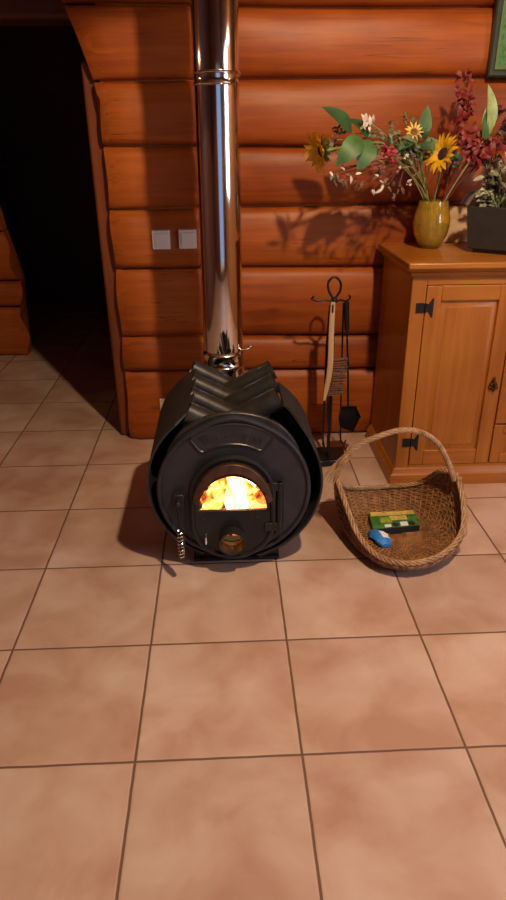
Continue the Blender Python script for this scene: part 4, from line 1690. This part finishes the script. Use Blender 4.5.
quad(b, 0.0, 1.0, 0.0, 1.0, 0, H + 0.0006)
quad(b, 0.02, 0.98, 0.74, 0.98, 1, H + 0.0010)
quad(b, 0.40, 0.78, 0.42, 0.70, 1, H + 0.0010)
quad(b, 0.20, 0.44, 0.30, 0.62, 2, H + 0.0012)
quad(b, 0.60, 0.76, 0.04, 0.30, 3, H + 0.0012)
quad(b, 0.26, 0.40, 0.04, 0.20, 3, H + 0.0012)
for u_ in (0.50, 0.84):
    c = on_top(u_, 0.16, H + 0.0013)
    b.cur = 4
    b._add([c] + [c + V((0.013 * math.cos(2 * PI * j / 16), 0.014 * math.sin(2 * PI * j / 16), 0)) for j in range(16)], [(0, 1 + j, 1 + (j + 1) % 16) for j in range(16)], False)
M['lime_print'] = simple('lime_print', (0.30, 0.36, 0.03), 0.5, noise=0.4, nscale=80)
b.build('printed_top', ['green_print', 'yellow_print', 'lime_print', 'white_paper', 'box_dark'], bxo)
pk_ = V((0.790, 0.478, FZ))
pkt = thing('blue_packet', 'small blue and white plastic packet lying in front of the firelighter box', 'packet', tuple(pk_))
b = MB()
rings = []
for i in range(9):
    t = i / 8
    w = 0.030 * (0.6 + 0.4 * math.sin(PI * t)) * (1 + 0.15 * math.sin(i * 2.2))
    h = 0.034 * (0.35 + 0.65 * math.sin(PI * min(1, 0.1 + 0.85 * t)))
    cx, cy = pk_.x - 0.022 + 0.028 * t, pk_.y + 0.052 - 0.095 * t
    rings.append([V((cx + w * math.cos(2 * PI * j / 12) * (1 + 0.1 * math.sin(j * 2.7 + i)), cy, max(FZ, FZ + h * 0.5 + h * 0.5 * math.sin(2 * PI * j / 12)))) for j in range(12)])
b.loft(rings, True, True, True)
b.build('wrapper', 'blue', pkt, bevel=0)
b = MB()
rings2 = []
for i in range(3, 7):
    r = rings[i]
    c = sum(r, V((0, 0, 0))) / 12
    rings2.append([c + (r[j] - c) * 1.05 for j in (0, 1, 2, 3)])
b.loft(rings2, False, False, False)
b.build('white_label', 'white_paper', pkt)

# ------------------------------------------------------------------ light
def lamp(name, loc, energy, col, radius):
    l = bpy.data.lights.new(name, 'POINT')
    l.energy = energy
    l.color = col
    l.shadow_soft_size = radius
    o = bpy.data.objects.new(name, l)
    o.location = loc
    COL.objects.link(o)
    return o


sl = bpy.data.lights.new('pendant_lamp', 'SPOT')
sl.energy = 208
sl.color = (1.0, 0.74, 0.46)
sl.shadow_soft_size = 0.05
sl.spot_size = math.radians(2 * 71)
sl.spot_blend = 0.06
so_ = bpy.data.objects.new('pendant_lamp', sl)
so_.location = (0.92, -0.77, 2.65)
COL.objects.link(so_)
lamp('wall_lamp_left', (-2.15, 0.86, 1.80), 4.5, (1.0, 0.66, 0.36), 0.024)
lamp('wall_lamp_right', (2.5, -0.2, 1.93), 8, (1.0, 0.76, 0.50), 0.030)
wl2 = bpy.data.lights.new('side_window_daylight', 'AREA')
wl2.shape = 'RECTANGLE'
wl2.size, wl2.size_y = 1.3, 1.1
wl2.energy = 46
wl2.color = (0.68, 0.80, 1.0)
wo2 = bpy.data.objects.new('side_window_daylight', wl2)
wo2.location = (XR + 0.09, -1.55, 1.45)
wo2.rotation_euler = (0, math.radians(90), 0)
COL.objects.link(wo2)
wl = bpy.data.lights.new('window_daylight', 'AREA')
wl.shape = 'RECTANGLE'
wl.size, wl.size_y = WX1 - WX0 - 0.1, WZ1 - WZ0 - 0.1
wl.energy = 3.2
wl.color = (0.30, 0.50, 1.0)
wo = bpy.data.objects.new('window_daylight', wl)
wo.location = ((WX0 + WX1) / 2, YB - 0.12, (WZ0 + WZ1) / 2)
wo.rotation_euler = (math.radians(90), 0, 0)
COL.objects.link(wo)
w = bpy.data.worlds.new('dusk_sky')
SC.world = w
w.use_nodes = True
w.node_tree.nodes['Background'].inputs[0].default_value = (0.35, 0.52, 0.9, 1)
w.node_tree.nodes['Background'].inputs[1].default_value = 0.3

SC.view_settings.view_transform = 'Standard'
SC.view_settings.look = 'None'
SC.view_settings.exposure = 0.12
SC.view_settings.gamma = 1.0
SC.view_settings.use_curve_mapping = False
